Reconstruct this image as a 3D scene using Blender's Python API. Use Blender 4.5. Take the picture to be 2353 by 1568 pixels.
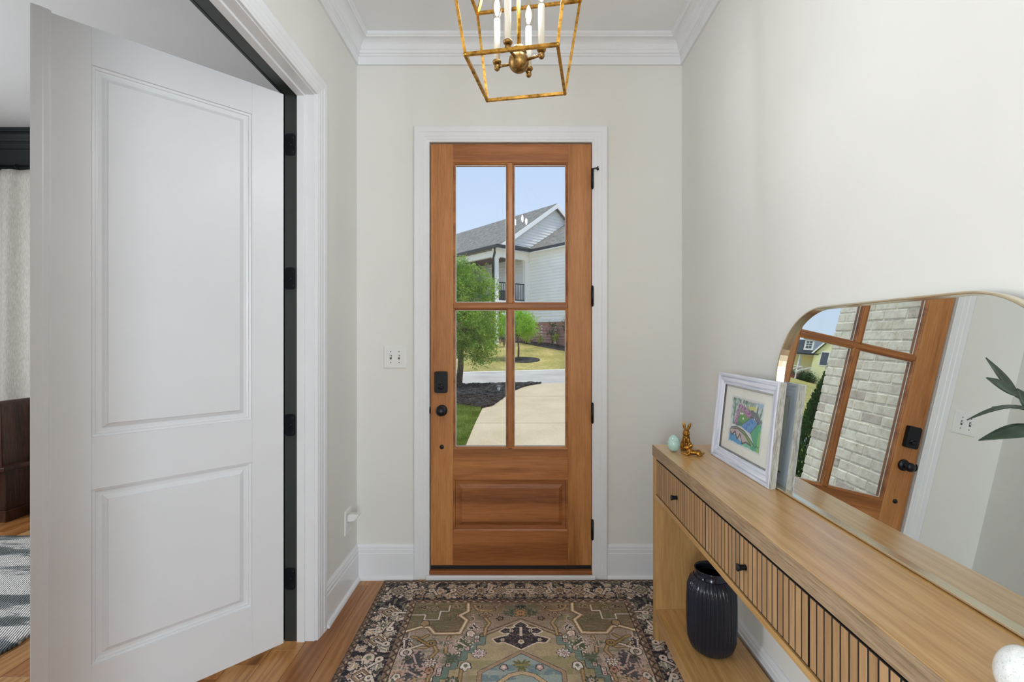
import bpy, bmesh, math, random
import numpy as np
from mathutils import Vector, Matrix, noise as mnoise

scene = bpy.context.scene
for o in list(bpy.data.objects):
    bpy.data.objects.remove(o)
R = math.radians
random.seed(7)
rng = np.random.default_rng(7)

def lin(c):
    out = []
    for v in c[:3]:
        v = v / 255.0
        out.append(v / 12.92 if v <= 0.04045 else ((v + 0.055) / 1.055) ** 2.4)
    return out

# ------------------------------------------------------------------ camera
H = 1.385                       # eye height
F = 1080.0                      # focal length in pixels of the 2353 px wide frame
cam_d = bpy.data.cameras.new('camera')
cam_d.sensor_width = 36
cam_d.lens = F / 2353 * 36
cam_d.shift_x = -(1192 - 1176.5) / 2353
cam_d.shift_y = -(784 - 775) / 2353
cam_d.clip_start = 0.02
cam_d.clip_end = 400
cam = bpy.data.objects.new('camera', cam_d)
cam.location = (0, 0, H)
cam.rotation_euler = (R(90), 0, 0)
scene.collection.objects.link(cam)
scene.camera = cam

# ------------------------------------------------------------------ world, sun, added interior fill, study daylight, exposure
world = bpy.data.worlds.new('sky')
scene.world = world
world.use_nodes = True
wn = world.node_tree
wn.nodes.clear()
wo = wn.nodes.new('ShaderNodeOutputWorld')
bg = wn.nodes.new('ShaderNodeBackground')
tc = wn.nodes.new('ShaderNodeTexCoord')
sx = wn.nodes.new('ShaderNodeSeparateXYZ')
rp = wn.nodes.new('ShaderNodeValToRGB')
rp.color_ramp.elements[0].position = 0.0
rp.color_ramp.elements[0].color = (*lin((222, 233, 250)), 1)
rp.color_ramp.elements[1].position = 0.6
rp.color_ramp.elements[1].color = (*lin((176, 206, 250)), 1)
wn.links.new(tc.outputs['Generated'], sx.inputs[0])
wn.links.new(sx.outputs['Z'], rp.inputs[0])
wn.links.new(rp.outputs[0], bg.inputs[0])
bg.inputs[1].default_value = 1.07
wn.links.new(bg.outputs[0], wo.inputs[0])

def light(name, kind, loc, energy, color=(1, 1, 1), rot=(0, 0, 0), size=None, size_y=None, angle=None):
    d = bpy.data.lights.new(name, kind)
    d.energy = energy
    d.color = color
    if kind == 'AREA':
        d.shape = 'RECTANGLE'
        d.size = size
        d.size_y = size_y or size
    if kind == 'POINT':
        d.shadow_soft_size = size
    if kind == 'SUN':
        d.angle = angle
    o = bpy.data.objects.new(name, d)
    o.location = loc
    o.rotation_euler = rot
    scene.collection.objects.link(o)
    return o

sun = light('sun', 'SUN', (0, -5, 20), 3.0, (1.0, 0.95, 0.87), angle=R(14))
sun.rotation_euler = Vector((-0.27, 0.11, -0.95)).to_track_quat('-Z', 'Y').to_euler()
# fill lamps added in the unseen great room; daylight by the study window
COOL = (0.74, 0.885, 1.0)
light('great_room_fill', 'AREA', (-3.2, -5.9, 1.75), 370, COOL, (R(90), 0, 0), 2.7, 2.2)
light('great_room_fill', 'AREA', (2.3, -5.9, 1.75), 245, COOL, (R(90), 0, 0), 1.4, 2.2)
light('study_window_daylight', 'AREA', (-4.9, 1.2, 1.6), 110, (0.93, 0.97, 1.0), (0, R(-90), 0), 1.9, 2.0)

vs = scene.view_settings
vs.view_transform = 'Standard'
vs.look = 'None'
vs.gamma = 1.0
vs.exposure = 0.0
vs.use_curve_mapping = False
scene.cycles.max_bounces = 12
scene.cycles.diffuse_bounces = 6
scene.cycles.glossy_bounces = 6
scene.cycles.transparent_max_bounces = 12
scene.cycles.sample_clamp_indirect = 4

# ------------------------------------------------------------------ materials
MATS = {}
class NT:
    def __init__(s, name):
        s.m = bpy.data.materials.new(name)
        s.m.use_nodes = True
        s.n = s.m.node_tree.nodes
        s.l = s.m.node_tree.links
        s.n.clear()
        s.out = s.n.new('ShaderNodeOutputMaterial')
        s.b = s.n.new('ShaderNodeBsdfPrincipled')
        s.l.new(s.b.outputs[0], s.out.inputs[0])
    def node(s, t, **kw):
        n = s.n.new(t)
        for k, v in kw.items():
            setattr(n, k, v)
        return n
    def link(s, a, b):
        s.l.new(a, b)
    def obj_coord(s, scale=(1, 1, 1), rnd=0.0, rot=(0, 0, 0)):
        t = s.node('ShaderNodeTexCoord')
        mp = s.node('ShaderNodeMapping')
        mp.inputs['Scale'].default_value = scale
        mp.inputs['Rotation'].default_value = rot
        src = t.outputs['Object']
        if rnd:
            oi = s.node('ShaderNodeObjectInfo')
            mu = s.node('ShaderNodeMath', operation='MULTIPLY')
            mu.inputs[1].default_value = rnd
            s.link(oi.outputs['Random'], mu.inputs[0])
            ad = s.node('ShaderNodeVectorMath', operation='ADD')
            s.link(src, ad.inputs[0])
            s.link(mu.outputs[0], ad.inputs[1])
            src = ad.outputs[0]
        s.link(src, mp.inputs[0])
        return mp.outputs[0]
    def noise(s, vec, scale, detail=3, rough=0.55, dist=0.0):
        n = s.node('ShaderNodeTexNoise')
        n.inputs['Scale'].default_value = scale
        n.inputs['Detail'].default_value = detail
        n.inputs['Roughness'].default_value = rough
        n.inputs['Distortion'].default_value = dist
        s.link(vec, n.inputs['Vector'])
        return n.outputs[0]
    def ramp(s, fac, stops, interp='LINEAR'):
        r = s.node('ShaderNodeValToRGB')
        r.color_ramp.interpolation = interp
        el = r.color_ramp.elements
        while len(el) < len(stops):
            el.new(0.5)
        for e, (p, c) in zip(el, stops):
            e.position = p
            e.color = (*lin(c), 1)
        s.link(fac, r.inputs[0])
        return r.outputs[0]
    def math(s, op, a, b):
        m = s.node('ShaderNodeMath', operation=op)
        for i, x in enumerate((a, b)):
            if isinstance(x, (int, float)):
                m.inputs[i].default_value = x
            else:
                s.link(x, m.inputs[i])
        return m.outputs[0]
    def mix(s, fac, a, b, mode='MIX'):
        m = s.node('ShaderNodeMix', data_type='RGBA', blend_type=mode)
        for i, x in ((0, fac), (6, a), (7, b)):
            if isinstance(x, (int, float)):
                m.inputs[i].default_value = x
            elif isinstance(x, tuple):
                m.inputs[i].default_value = (*lin(x), 1)
            else:
                s.link(x, m.inputs[i])
        return m.outputs[2]
    def bump(s, h, strength=0.3, dist=0.002):
        b = s.node('ShaderNodeBump')
        b.inputs['Strength'].default_value = strength
        b.inputs['Distance'].default_value = dist
        s.link(h, b.inputs['Height'])
        s.link(b.outputs[0], s.b.inputs['Normal'])
    def set(s, **kw):
        for k, v in kw.items():
            s.b.inputs[k].default_value = v

def plain(name, col, rough=0.5, metal=0.0, nscale=None, namt=0.06, bump=0.0, spec=0.5, bscale=None):
    t = NT(name)
    t.set(Roughness=rough, Metallic=metal)
    t.b.inputs['Specular IOR Level'].default_value = spec
    v = t.obj_coord()
    n = t.noise(v, nscale or 12, 4)
    lo = tuple(max(0, c * (1 - namt)) for c in col)
    hi = tuple(min(255, c * (1 + namt)) for c in col)
    t.link(t.ramp(n, [(0.3, lo), (0.7, hi)]), t.b.inputs['Base Color'])
    if bump:
        t.bump(t.noise(v, bscale or 180, 3), bump, 0.001)
    MATS[name] = t.m
    return t.m

def wood(name, dark, mid, light_, axis='z', scale=1.0, rough=0.4, wave=0.0, spec=0.5, bump=0.08, tint=None, knots=False, band=0.5, coat=0.0):
    """procedural timber: the grain runs along the given object axis, each object is cut from its own place"""
    t = NT(name)
    t.set(Roughness=rough)
    t.b.inputs['Specular IOR Level'].default_value = spec
    if coat:
        t.b.inputs['Coat Weight'].default_value = coat
        t.b.inputs['Coat Roughness'].default_value = 0.22
    st = {'x': (0.06, 1, 1), 'y': (1, 0.06, 1), 'z': (1, 1, 0.06)}[axis]
    v = t.obj_coord(tuple(k * scale for k in st), rnd=37.0)
    broad = t.noise(v, 9, 3, 0.5, 0.6)
    fine = t.noise(v, 130, 3, 0.6, 0.2)
    f = t.math('ADD', t.math('MULTIPLY', broad, band), t.math('MULTIPLY', fine, 1 - band))
    if wave:
        st2 = {'x': (0.16, 1, 1), 'y': (1, 0.16, 1), 'z': (1, 1, 0.16)}[axis]
        v2 = t.obj_coord(tuple(k * scale for k in st2), rnd=11.0)
        w = t.node('ShaderNodeTexWave', wave_type='BANDS', bands_direction={'x': 'Y', 'y': 'X', 'z': 'X'}[axis])
        w.inputs['Scale'].default_value = 7
        w.inputs['Distortion'].default_value = 16
        w.inputs['Detail'].default_value = 1.5
        w.inputs['Detail Scale'].default_value = 0.9
        t.link(v2, w.inputs['Vector'])
        f = t.math('ADD', t.math('MULTIPLY', f, 1 - wave), t.math('MULTIPLY', w.outputs[1], wave))
    col = t.ramp(f, [(0.37, dark), (0.5, mid), (0.64, light_)])
    if tint:
        oi = t.node('ShaderNodeObjectInfo')
        tr = t.ramp(oi.outputs['Random'], [(i / (len(tint) - 1), c) for i, c in enumerate(tint)])
        col = t.mix(0.9, col, tr, 'MULTIPLY')
    if knots:
        kv = t.obj_coord((1, 0.45, 1), rnd=23.0)
        vo = t.node('ShaderNodeTexVoronoi')
        vo.inputs['Scale'].default_value = 2.6
        t.link(kv, vo.inputs['Vector'])
        km = t.node('ShaderNodeMapRange')
        km.inputs[1].default_value = 0.03
        km.inputs[2].default_value = 0.09
        km.inputs[3].default_value = 0.75
        km.inputs[4].default_value = 0.0
        t.link(vo.outputs['Distance'], km.inputs[0])
        col = t.mix(km.outputs[0], col, (66, 40, 22))
    t.link(col, t.b.inputs['Base Color'])
    if bump:
        t.bump(fine, bump, 0.001)
    MATS[name] = t.m
    return t.m

plain('wall_paint', (223, 221, 215), 0.75, nscale=1.4, namt=0.012, bump=0.05, bscale=260, spec=0.3)
plain('ceiling_paint', (236, 237, 238), 0.8, nscale=1.4, namt=0.01, spec=0.3)
plain('trim_paint', (228, 229, 231), 0.32, nscale=3, namt=0.01, spec=0.5)
plain('white_door_paint', (222, 222, 224), 0.36, nscale=3, namt=0.008, spec=0.5)
plain('green_paint', (44, 49, 45), 0.45, nscale=3, namt=0.05)
plain('study_wall_paint', (36, 43, 46), 0.5, nscale=3, namt=0.05)
plain('subfloor', (70, 46, 26), 0.8)
plain('black_metal', (16, 19, 26), 0.35, 0.3, nscale=60, namt=0.15)
plain('black_rubber', (18, 18, 24), 0.55)
plain('white_plastic', (226, 225, 222), 0.3, nscale=20, namt=0.01)
plain('dark_slot', (70, 70, 70), 0.6)
wood('fir_stile', (144, 90, 46), (174, 115, 62), (196, 138, 82), 'z', 1.0, 0.36, bump=0.05, band=0.65, tint=[(255, 236, 220), (255, 255, 255)])
wood('fir_rail', (134, 82, 42), (164, 106, 58), (188, 128, 74), 'x', 1.0, 0.36, bump=0.05, band=0.65, tint=[(226, 206, 198), (255, 250, 238)])
wood('oak_plank', (158, 113, 68), (188, 143, 93), (208, 168, 120), 'y', 1.0, 0.33, wave=0.10, bump=0.06, band=0.62,
     tint=[(190, 152, 112), (255, 240, 220), (226, 196, 160), (255, 252, 246), (206, 172, 132)], knots=True)
wood('console_oak', (178, 136, 80), (197, 154, 96), (211, 170, 112), 'y', 1.0, 0.3, wave=0.10, bump=0.14, spec=0.6, band=0.45, coat=0.6)
wood('console_oak_edge', (134, 111, 84), (156, 131, 102), (174, 149, 119), 'y', 1.6, 0.45, bump=0.4, band=0.12)
wood('console_oak_upright', (168, 127, 74), (187, 145, 90), (202, 161, 105), 'z', 1.0, 0.42, bump=0.12)
wood('slat_oak', (162, 127, 89), (180, 144, 104), (194, 159, 119), 'z', 1.0, 0.45, bump=0.15, tint=[(228, 222, 214), (255, 252, 246)])
wood('console_groove', (22, 15, 10), (28, 19, 13), (34, 24, 16), 'z', 1.0, 0.7)
wood('pew_wood', (44, 24, 16), (70, 42, 32), (98, 66, 54), 'z', 1.0, 0.3, bump=0.05)

def brass(name, c_lo, c_hi, rough=0.32, metal=1.0, sc=60):
    t = NT(name)
    t.set(Metallic=metal, Roughness=rough)
    v = t.obj_coord()
    n = t.noise(v, sc, 5, 0.65)
    t.link(t.ramp(n, [(0.32, c_lo), (0.6, c_hi)]), t.b.inputs['Base Color'])
    t.bump(n, 0.2 if sc > 10 else 0.0, 0.0006)
    MATS[name] = t.m
    return t.m
brass('antique_gold', (120, 84, 34), (214, 164, 78), 0.34)
brass('aged_bronze_gold', (96, 74, 42), (176, 140, 84), 0.4, sc=90)
brass('rabbit_gold', (98, 66, 26), (186, 134, 60), 0.36, sc=70)
brass('mirror_gold', (226, 214, 186), (234, 224, 198), 0.25, sc=3)

t = NT('mirror_glass')
t.set(Metallic=1.0, Roughness=0.0)
n = t.noise(t.obj_coord(), 3, 1)
t.link(t.ramp(n, [(0, (236, 240, 238)), (1, (238, 242, 240))]), t.b.inputs['Base Color'])
MATS['mirror_glass'] = t.m

def glass(name, tint=(255, 255, 255), refl=1.0):
    t = NT(name)
    t.n.remove(t.b)
    tr = t.node('ShaderNodeBsdfTransparent')
    v = t.noise(t.obj_coord(), 2, 1)
    t.link(t.ramp(v, [(0, tint), (1, tint)]), tr.inputs[0])
    gl = t.node('ShaderNodeBsdfGlossy')
    gl.inputs['Roughness'].default_value = 0.0
    fr = t.node('ShaderNodeFresnel')
    fr.inputs[0].default_value = 1.45
    mx = t.node('ShaderNodeMixShader')
    ge_ = t.node('ShaderNodeNewGeometry')
    front = t.math('SUBTRACT', 1.0, ge_.outputs['Backfacing'])      # a thin pane reflects once, on its outer face
    t.link(t.math('MULTIPLY', t.math('MULTIPLY', fr.outputs[0], refl), front), mx.inputs[0])
    t.link(tr.outputs[0], mx.inputs[1])
    t.link(gl.outputs[0], mx.inputs[2])
    t.link(mx.outputs[0], t.out.inputs[0])
    MATS[name] = t.m
    return t.m
glass('pane_glass', (250, 252, 252), 0.8)
glass('picture_glass', (252, 252, 252), 1.0)
glass('bulb_glass', (255, 250, 240), 1.0)
glass('vase_glass', (72, 76, 92), 1.6)
glass('house_glass', (70, 84, 100), 3.0)

def emit(name, col, strength):
    t = NT(name)
    t.n.remove(t.b)
    e = t.node('ShaderNodeEmission')
    n = t.noise(t.obj_coord(), 5, 1)
    t.link(t.ramp(n, [(0, col), (1, col)]), e.inputs[0])
    e.inputs[1].default_value = strength
    t.link(e.outputs[0], t.out.inputs[0])
    MATS[name] = t.m
emit('bulb_glow', (226, 240, 255), 390)

def attr_mat(name, rough=0.9, weave=0.0, spec=0.2):
    t = NT(name)
    t.set(Roughness=rough)
    t.b.inputs['Specular IOR Level'].default_value = spec
    a = t.node('ShaderNodeAttribute', attribute_name='Col')
    v = t.obj_coord()
    n = t.noise(v, 420, 2)
    c = t.mix(0.22, a.outputs[0], t.ramp(n, [(0.3, (90, 90, 90)), (0.7, (255, 255, 255))]), 'MULTIPLY')
    t.link(c if weave else a.outputs[0], t.b.inputs['Base Color'])
    if weave:
        t.bump(n, weave, 0.002)
    MATS[name] = t.m
attr_mat('rug_print', 0.95, 0.5)
attr_mat('watercolour_print', 0.8)

# outdoors
def speck(name, c1, c2, c3, sc=40, rough=0.9, bump=0.0, sc2=4, bd=0.01):
    t = NT(name)
    t.set(Roughness=rough)
    t.b.inputs['Specular IOR Level'].default_value = 0.2
    v = t.obj_coord()
    a = t.noise(v, sc, 4, 0.65)
    b = t.noise(v, sc2, 3, 0.55)
    f = t.math('ADD', t.math('MULTIPLY', a, 0.5), t.math('MULTIPLY', b, 0.5))
    t.link(t.ramp(f, [(0.36, c1), (0.5, c2), (0.64, c3)]), t.b.inputs['Base Color'])
    if bump:
        t.bump(a, bump, bd)
    MATS[name] = t.m
speck('concrete', (184, 165, 134), (194, 176, 146), (202, 186, 157), 30, sc2=1.2)
speck('asphalt', (156, 150, 142), (178, 172, 164), (196, 190, 182), 60, sc2=0.8)
speck('gutter_concrete', (196, 190, 178), (208, 203, 192), (216, 212, 202), 30)
speck('mulch', (22, 22, 22), (58, 57, 57), (98, 96, 94), 26, bump=0.8, sc2=9, bd=0.03)
speck('lawn_far', (122, 122, 62), (162, 150, 88), (190, 172, 112), 9, bump=0.3, sc2=0.9, bd=0.03)
speck('lawn_near', (76, 96, 26), (112, 128, 50), (150, 156, 84), 26, bump=0.4, sc2=2.2, bd=0.02)
speck('roof_shingle', (98, 96, 90), (130, 127, 119), (158, 154, 145), 22, sc2=5)
speck('roof_shingle_dark', (44, 46, 50), (58, 60, 64), (74, 76, 80), 22, sc2=5)
plain('siding_white', (250, 248, 242), 0.6, nscale=2, namt=0.015)
plain('siding_yellow', (240, 236, 178), 0.6, nscale=2, namt=0.015)
plain('house_trim', (248, 246, 240), 0.5, nscale=2, namt=0.01)
plain('gutter_dark', (48, 52, 56), 0.5)
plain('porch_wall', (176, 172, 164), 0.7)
plain('porch_ceiling', (92, 58, 42), 0.6)
plain('wicker_grey', (88, 90, 92), 0.7)
plain('blue_cushion', (96, 150, 170), 0.8)
plain('front_door_dark', (58, 34, 26), 0.4)
speck('bark', (70, 58, 46), (104, 90, 74), (136, 122, 102), 30, bump=0.6)
speck('step_brick', (98, 50, 38), (128, 70, 54), (148, 92, 76), 30)

def brick_far(name):
    t = NT(name)
    t.set(Roughness=0.85)
    tcn = t.node('ShaderNodeTexCoord')
    br = t.node('ShaderNodeTexBrick')
    br.inputs['Color1'].default_value = (*lin((196, 140, 122)), 1)
    br.inputs['Color2'].default_value = (*lin((146, 92, 78)), 1)
    br.inputs['Mortar'].default_value = (*lin((228, 212, 202)), 1)
    br.inputs['Scale'].default_value = 1.0
    br.inputs['Brick Width'].default_value = 0.213
    br.inputs['Row Height'].default_value = 0.076
    br.inputs['Mortar Size'].default_value = 0.007
    mp = t.node('ShaderNodeMapping')
    mp.inputs['Rotation'].default_value = (R(90), 0, 0)
    t.link(tcn.outputs['Object'], mp.inputs[0])
    sp = t.node('ShaderNodeSeparateXYZ')
    t.link(tcn.outputs['Object'], sp.inputs[0])
    cb = t.node('ShaderNodeCombineXYZ')
    t.link(t.math('ADD', sp.outputs[0], sp.outputs[1]), cb.inputs[0])
    t.link(sp.outputs[2], cb.inputs[1])
    t.link(cb.outputs[0], br.inputs['Vector'])
    t.link(br.outputs[0], t.b.inputs['Base Color'])
    t.bump(br.outputs[1], -0.4, 0.01)
    MATS[name] = t.m
brick_far('red_brick')

t = NT('cream_brick')
t.set(Roughness=0.85)
v = t.obj_coord(rnd=19.0)
n1 = t.noise(v, 14, 5, 0.65)
oi = t.node('ShaderNodeObjectInfo')
base = t.ramp(oi.outputs['Random'], [(0.0, (232, 225, 205)), (0.5, (240, 234, 216)), (0.8, (228, 221, 203)), (0.93, (216, 207, 192)), (1.0, (190, 174, 162))])
stain = t.ramp(n1, [(0.27, (120, 98, 84)), (0.35, (222, 216, 206)), (0.6, (255, 255, 255))])
t.link(t.mix(0.85, base, stain, 'MULTIPLY'), t.b.inputs['Base Color'])
t.bump(t.noise(v, 60, 4), 0.6, 0.004)
MATS['cream_brick'] = t.m
plain('mortar', (232, 226, 208), 0.9, nscale=40, namt=0.08, bump=0.5, bscale=120)

def leafy(name, c1, c2, c3, rough=0.5, trans=0.35):
    t = NT(name)
    t.set(Roughness=rough)
    v = t.obj_coord()
    n = t.noise(v, 3.2, 2)
    m = t.noise(v, 45, 1)
    f = t.math('ADD', t.math('MULTIPLY', n, 0.5), t.math('MULTIPLY', m, 0.5))
    c = t.ramp(f, [(0.36, c1), (0.5, c2), (0.66, c3)])
    t.link(c, t.b.inputs['Base Color'])
    tl = t.node('ShaderNodeBsdfTranslucent')
    t.link(c, tl.inputs[0])
    mx = t.node('ShaderNodeMixShader')
    mx.inputs[0].default_value = trans
    t.link(t.b.outputs[0], mx.inputs[1])
    t.link(tl.outputs[0], mx.inputs[2])
    t.link(mx.outputs[0], t.out.inputs[0])
    MATS[name] = t.m
leafy('leaf_green', (84, 124, 26), (138, 176, 54), (196, 216, 104), trans=0.4)
leafy('leaf_lime', (120, 170, 20), (158, 206, 48), (196, 230, 90))
leafy('leaf_dark', (42, 66, 34), (66, 92, 52), (96, 120, 78))
leafy('leaf_yellow', (120, 140, 30), (170, 186, 60), (206, 206, 90))
leafy('leaf_cypress', (34, 64, 22), (60, 98, 36), (92, 130, 54))
leafy('grass_blade', (84, 114, 30), (128, 150, 58), (180, 190, 108))
leafy('olive_leaf', (26, 44, 34), (38, 60, 44), (60, 84, 66), 0.25, 0.1)

t = NT('linen')
t.set(Roughness=0.95)
v = t.obj_coord()
n = t.noise(t.obj_coord((1, 1, 0.2)), 160, 3)
t.link(t.ramp(n, [(0.3, (188, 185, 176)), (0.7, (216, 213, 205))]), t.b.inputs['Base Color'])
t.bump(n, 0.2, 0.001)
MATS['linen'] = t.m

t = NT('woven_rug')
t.set(Roughness=0.95)
v = t.obj_coord()
big = t.noise(t.obj_coord((1.1, 4.5, 1), rot=(0, 0, R(-14))), 1.7, 4, 0.6, 0.5)
rib = t.node('ShaderNodeTexWave', bands_direction='X')
rib.inputs['Scale'].default_value = 30
rib.inputs['Distortion'].default_value = 1.5
rib.inputs['Detail Scale'].default_value = 3
t.link(t.obj_coord((1, 1, 1), rot=(0, 0, R(-28))), rib.inputs['Vector'])
c = t.ramp(big, [(0.40, (120, 126, 128)), (0.46, (150, 156, 158)), (0.5, (236, 234, 230)), (0.6, (244, 242, 238))])
c = t.mix(0.6, c, t.ramp(rib.outputs[1], [(0.1, (96, 90, 84)), (0.5, (255, 255, 255))]), 'MULTIPLY')
t.link(c, t.b.inputs['Base Color'])
t.bump(rib.outputs[1], 0.8, 0.006)
MATS['woven_rug'] = t.m

def washed(name, st):
    t = NT(name)
    t.set(Roughness=0.5)
    n = t.noise(t.obj_coord(st), 130, 4, 0.7)
    n2 = t.noise(t.obj_coord(st), 30, 3)
    f = t.math('ADD', t.math('MULTIPLY', n, 0.5), t.math('MULTIPLY', n2, 0.5))
    t.link(t.ramp(f, [(0.34, (128, 126, 138)), (0.43, (200, 204, 216)), (0.6, (230, 233, 242))]), t.b.inputs['Base Color'])
    t.bump(n, 0.3, 0.001)
    MATS[name] = t.m
washed('whitewashed_bar', (0.05, 1, 1))
washed('whitewashed_upright', (1, 1, 0.05))
t = NT('frame_side_weave')
t.set(Roughness=0.6)
n = t.noise(t.obj_coord((1, 1, 0.12)), 220, 3, 0.7)
t.link(t.ramp(n, [(0.35, (128, 122, 114)), (0.6, (186, 180, 170))]), t.b.inputs['Base Color'])
t.bump(n, 0.3, 0.001)
MATS['frame_side_weave'] = t.m
plain('mat_board', (240, 240, 232), 0.9, namt=0.01)
plain('dark_fillet', (104, 92, 84), 0.5)

def eggm(name, base, sp):
    t = NT(name)
    t.set(Roughness=0.16)
    v = t.obj_coord()
    a = t.noise(v, 420, 2, 0.5)
    b = t.noise(v, 55, 5, 0.7)
    c = t.ramp(a, [(0.32, sp), (0.42, base), (1.0, base)])
    hi = tuple(min(255, k * 1.08) for k in base)
    c2 = t.mix(0.35, c, t.ramp(b, [(0.35, sp), (0.5, base), (0.7, hi)]))
    t.link(c2, t.b.inputs['Base Color'])
    t.bump(b, 0.08, 0.001)
    MATS[name] = t.m
eggm('robin_egg_glaze', (176, 206, 196), (128, 160, 146))
eggm('white_egg_glaze', (228, 230, 228), (186, 188, 184))
plain('candle_sleeve', (240, 234, 216), 0.5, namt=0.01)
plain('planter_ceramic', (226, 226, 222), 0.3)

# ------------------------------------------------------------------ mesh helpers
COL = scene.collection
ORG = {}

class MB:
    def __init__(s):
        s.v = []
        s.f = []
        s.sm = []
    def add(s, vs_, fs, smooth=False):
        n = len(s.v)
        s.v.extend([tuple(p) for p in vs_])
        for f in fs:
            s.f.append(tuple(i + n for i in f))
            s.sm.append(smooth)
        return s
    def box(s, x0, x1, y0, y1, z0, z1, M=None):
        p = [(x, y, z) for z in (z0, z1) for y in (y0, y1) for x in (x0, x1)]
        if M is not None:
            p = [tuple(M @ Vector(q)) for q in p]
        return s.add(p, [(0, 2, 3, 1), (4, 5, 7, 6), (0, 1, 5, 4), (2, 6, 7, 3), (0, 4, 6, 2), (1, 3, 7, 5)])
    def mold(s, prof, p0, p1, nu, nt, m0=0.0, m1=0.0, smooth=False):
        """run a profile of (u, t) points from p0 to p1; m0 / m1 mitre the ends along the run by u"""
        p0, p1, nu, nt = Vector(p0), Vector(p1), Vector(nu), Vector(nt)
        d = (p1 - p0).normalized()
        n = len(prof)
        a = [p0 + nu * u + nt * t_ + d * (m0 * u) for u, t_ in prof]
        b = [p1 + nu * u + nt * t_ - d * (m1 * u) for u, t_ in prof]
        fs = [(i, (i + 1) % n, n + (i + 1) % n, n + i) for i in range(n)]
        fs += [tuple(reversed(range(n))), tuple(range(n, 2 * n))]
        return s.add(a + b, fs, smooth)
    def lathe(s, prof, seg=24, M=None, smooth=True, squash=(1, 1)):
        vs_ = []
        for r, z in prof:
            for k in range(seg):
                a = 2 * math.pi * k / seg
                p = Vector((r * math.cos(a) * squash[0], r * math.sin(a) * squash[1], z))
                vs_.append(tuple(M @ p) if M is not None else tuple(p))
        fs = []
        for i in range(len(prof) - 1):
            for k in range(seg):
                fs.append((i * seg + k, i * seg + (k + 1) % seg, (i + 1) * seg + (k + 1) % seg, (i + 1) * seg + k))
        if prof[0][0] > 1e-6:
            fs.append(tuple(reversed(range(seg))))
        if prof[-1][0] > 1e-6:
            fs.append(tuple(range((len(prof) - 1) * seg, len(prof) * seg)))
        return s.add(vs_, fs, smooth)
    def tube(s, pts, rad, seg=8, smooth=True, cap=True):
        pts = [Vector(p) for p in pts]
        if not isinstance(rad, (list, tuple)):
            rad = [rad] * len(pts)
        vs_ = []
        ref = Vector((0, 0, 1))
        for i, p in enumerate(pts):
            d = (pts[min(i + 1, len(pts) - 1)] - pts[max(i - 1, 0)]).normalized()
            rf = ref if abs(d.dot(ref)) < 0.95 else Vector((1, 0, 0))
            a = d.cross(rf).normalized()
            b = d.cross(a).normalized()
            for k in range(seg):
                t_ = 2 * math.pi * (k + 0.5) / seg
                vs_.append(tuple(p + (a * math.cos(t_) + b * math.sin(t_)) * rad[i]))
        fs = []
        for i in range(len(pts) - 1):
            for k in range(seg):
                fs.append((i * seg + k, i * seg + (k + 1) % seg, (i + 1) * seg + (k + 1) % seg, (i + 1) * seg + k))
        if cap:
            fs.append(tuple(reversed(range(seg))))
            fs.append(tuple(range((len(pts) - 1) * seg, len(pts) * seg)))
        return s.add(vs_, fs, smooth)
    def bar(s, a, b, w):
        """square bar between two points"""
        return s.tube([a, b], w * 0.7071, 4, False)
    def ball(s, c, r, M=None, u=16, w=10):
        vs_ = []
        rr = r if isinstance(r, (tuple, list)) else (r, r, r)
        for j in range(w + 1):
            th = math.pi * j / w
            for i in range(u):
                ph = 2 * math.pi * i / u
                p = Vector((rr[0] * math.sin(th) * math.cos(ph), rr[1] * math.sin(th) * math.sin(ph), rr[2] * math.cos(th)))
                if M is not None:
                    p = M @ p
                vs_.append(tuple(p + Vector(c)))
        fs = []
        for j in range(w):
            for i in range(u):
                fs.append((j * u + i, (j + 1) * u + i, (j + 1) * u + (i + 1) % u, j * u + (i + 1) % u))
        return s.add(vs_, fs, True)
    def rings(s, x0, x1, z0, z1, prof, y, sgn=1, M=None, close=True):
        """nested rectangles in the xz plane: prof = (inset, depth) pairs, depth measured along +y * sgn"""
        vs_, fs = [], []
        for ins, dep in prof:
            for (x, z) in ((x0 + ins, z0 + ins), (x1 - ins, z0 + ins), (x1 - ins, z1 - ins), (x0 + ins, z1 - ins)):
                p = Vector((x, y + sgn * dep, z))
                vs_.append(tuple(M @ p) if M is not None else tuple(p))
        for i in range(len(prof) - 1):
            for k in range(4):
                fs.append((i * 4 + k, i * 4 + (k + 1) % 4, (i + 1) * 4 + (k + 1) % 4, (i + 1) * 4 + k))
        if close:
            q = (len(prof) - 1) * 4
            fs.append((q, q + 1, q + 2, q + 3))
        return s.add(vs_, fs)
    def prism(s, poly, z0, z1, M=None):
        n = len(poly)
        vs_ = [Vector((x, y, z0)) for x, y in poly] + [Vector((x, y, z1)) for x, y in poly]
        if M is not None:
            vs_ = [M @ p for p in vs_]
        fs = [(i, (i + 1) % n, n + (i + 1) % n, n + i) for i in range(n)]
        fs += [tuple(reversed(range(n))), tuple(range(n, 2 * n))]
        return s.add([tuple(p) for p in vs_], fs)
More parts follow.
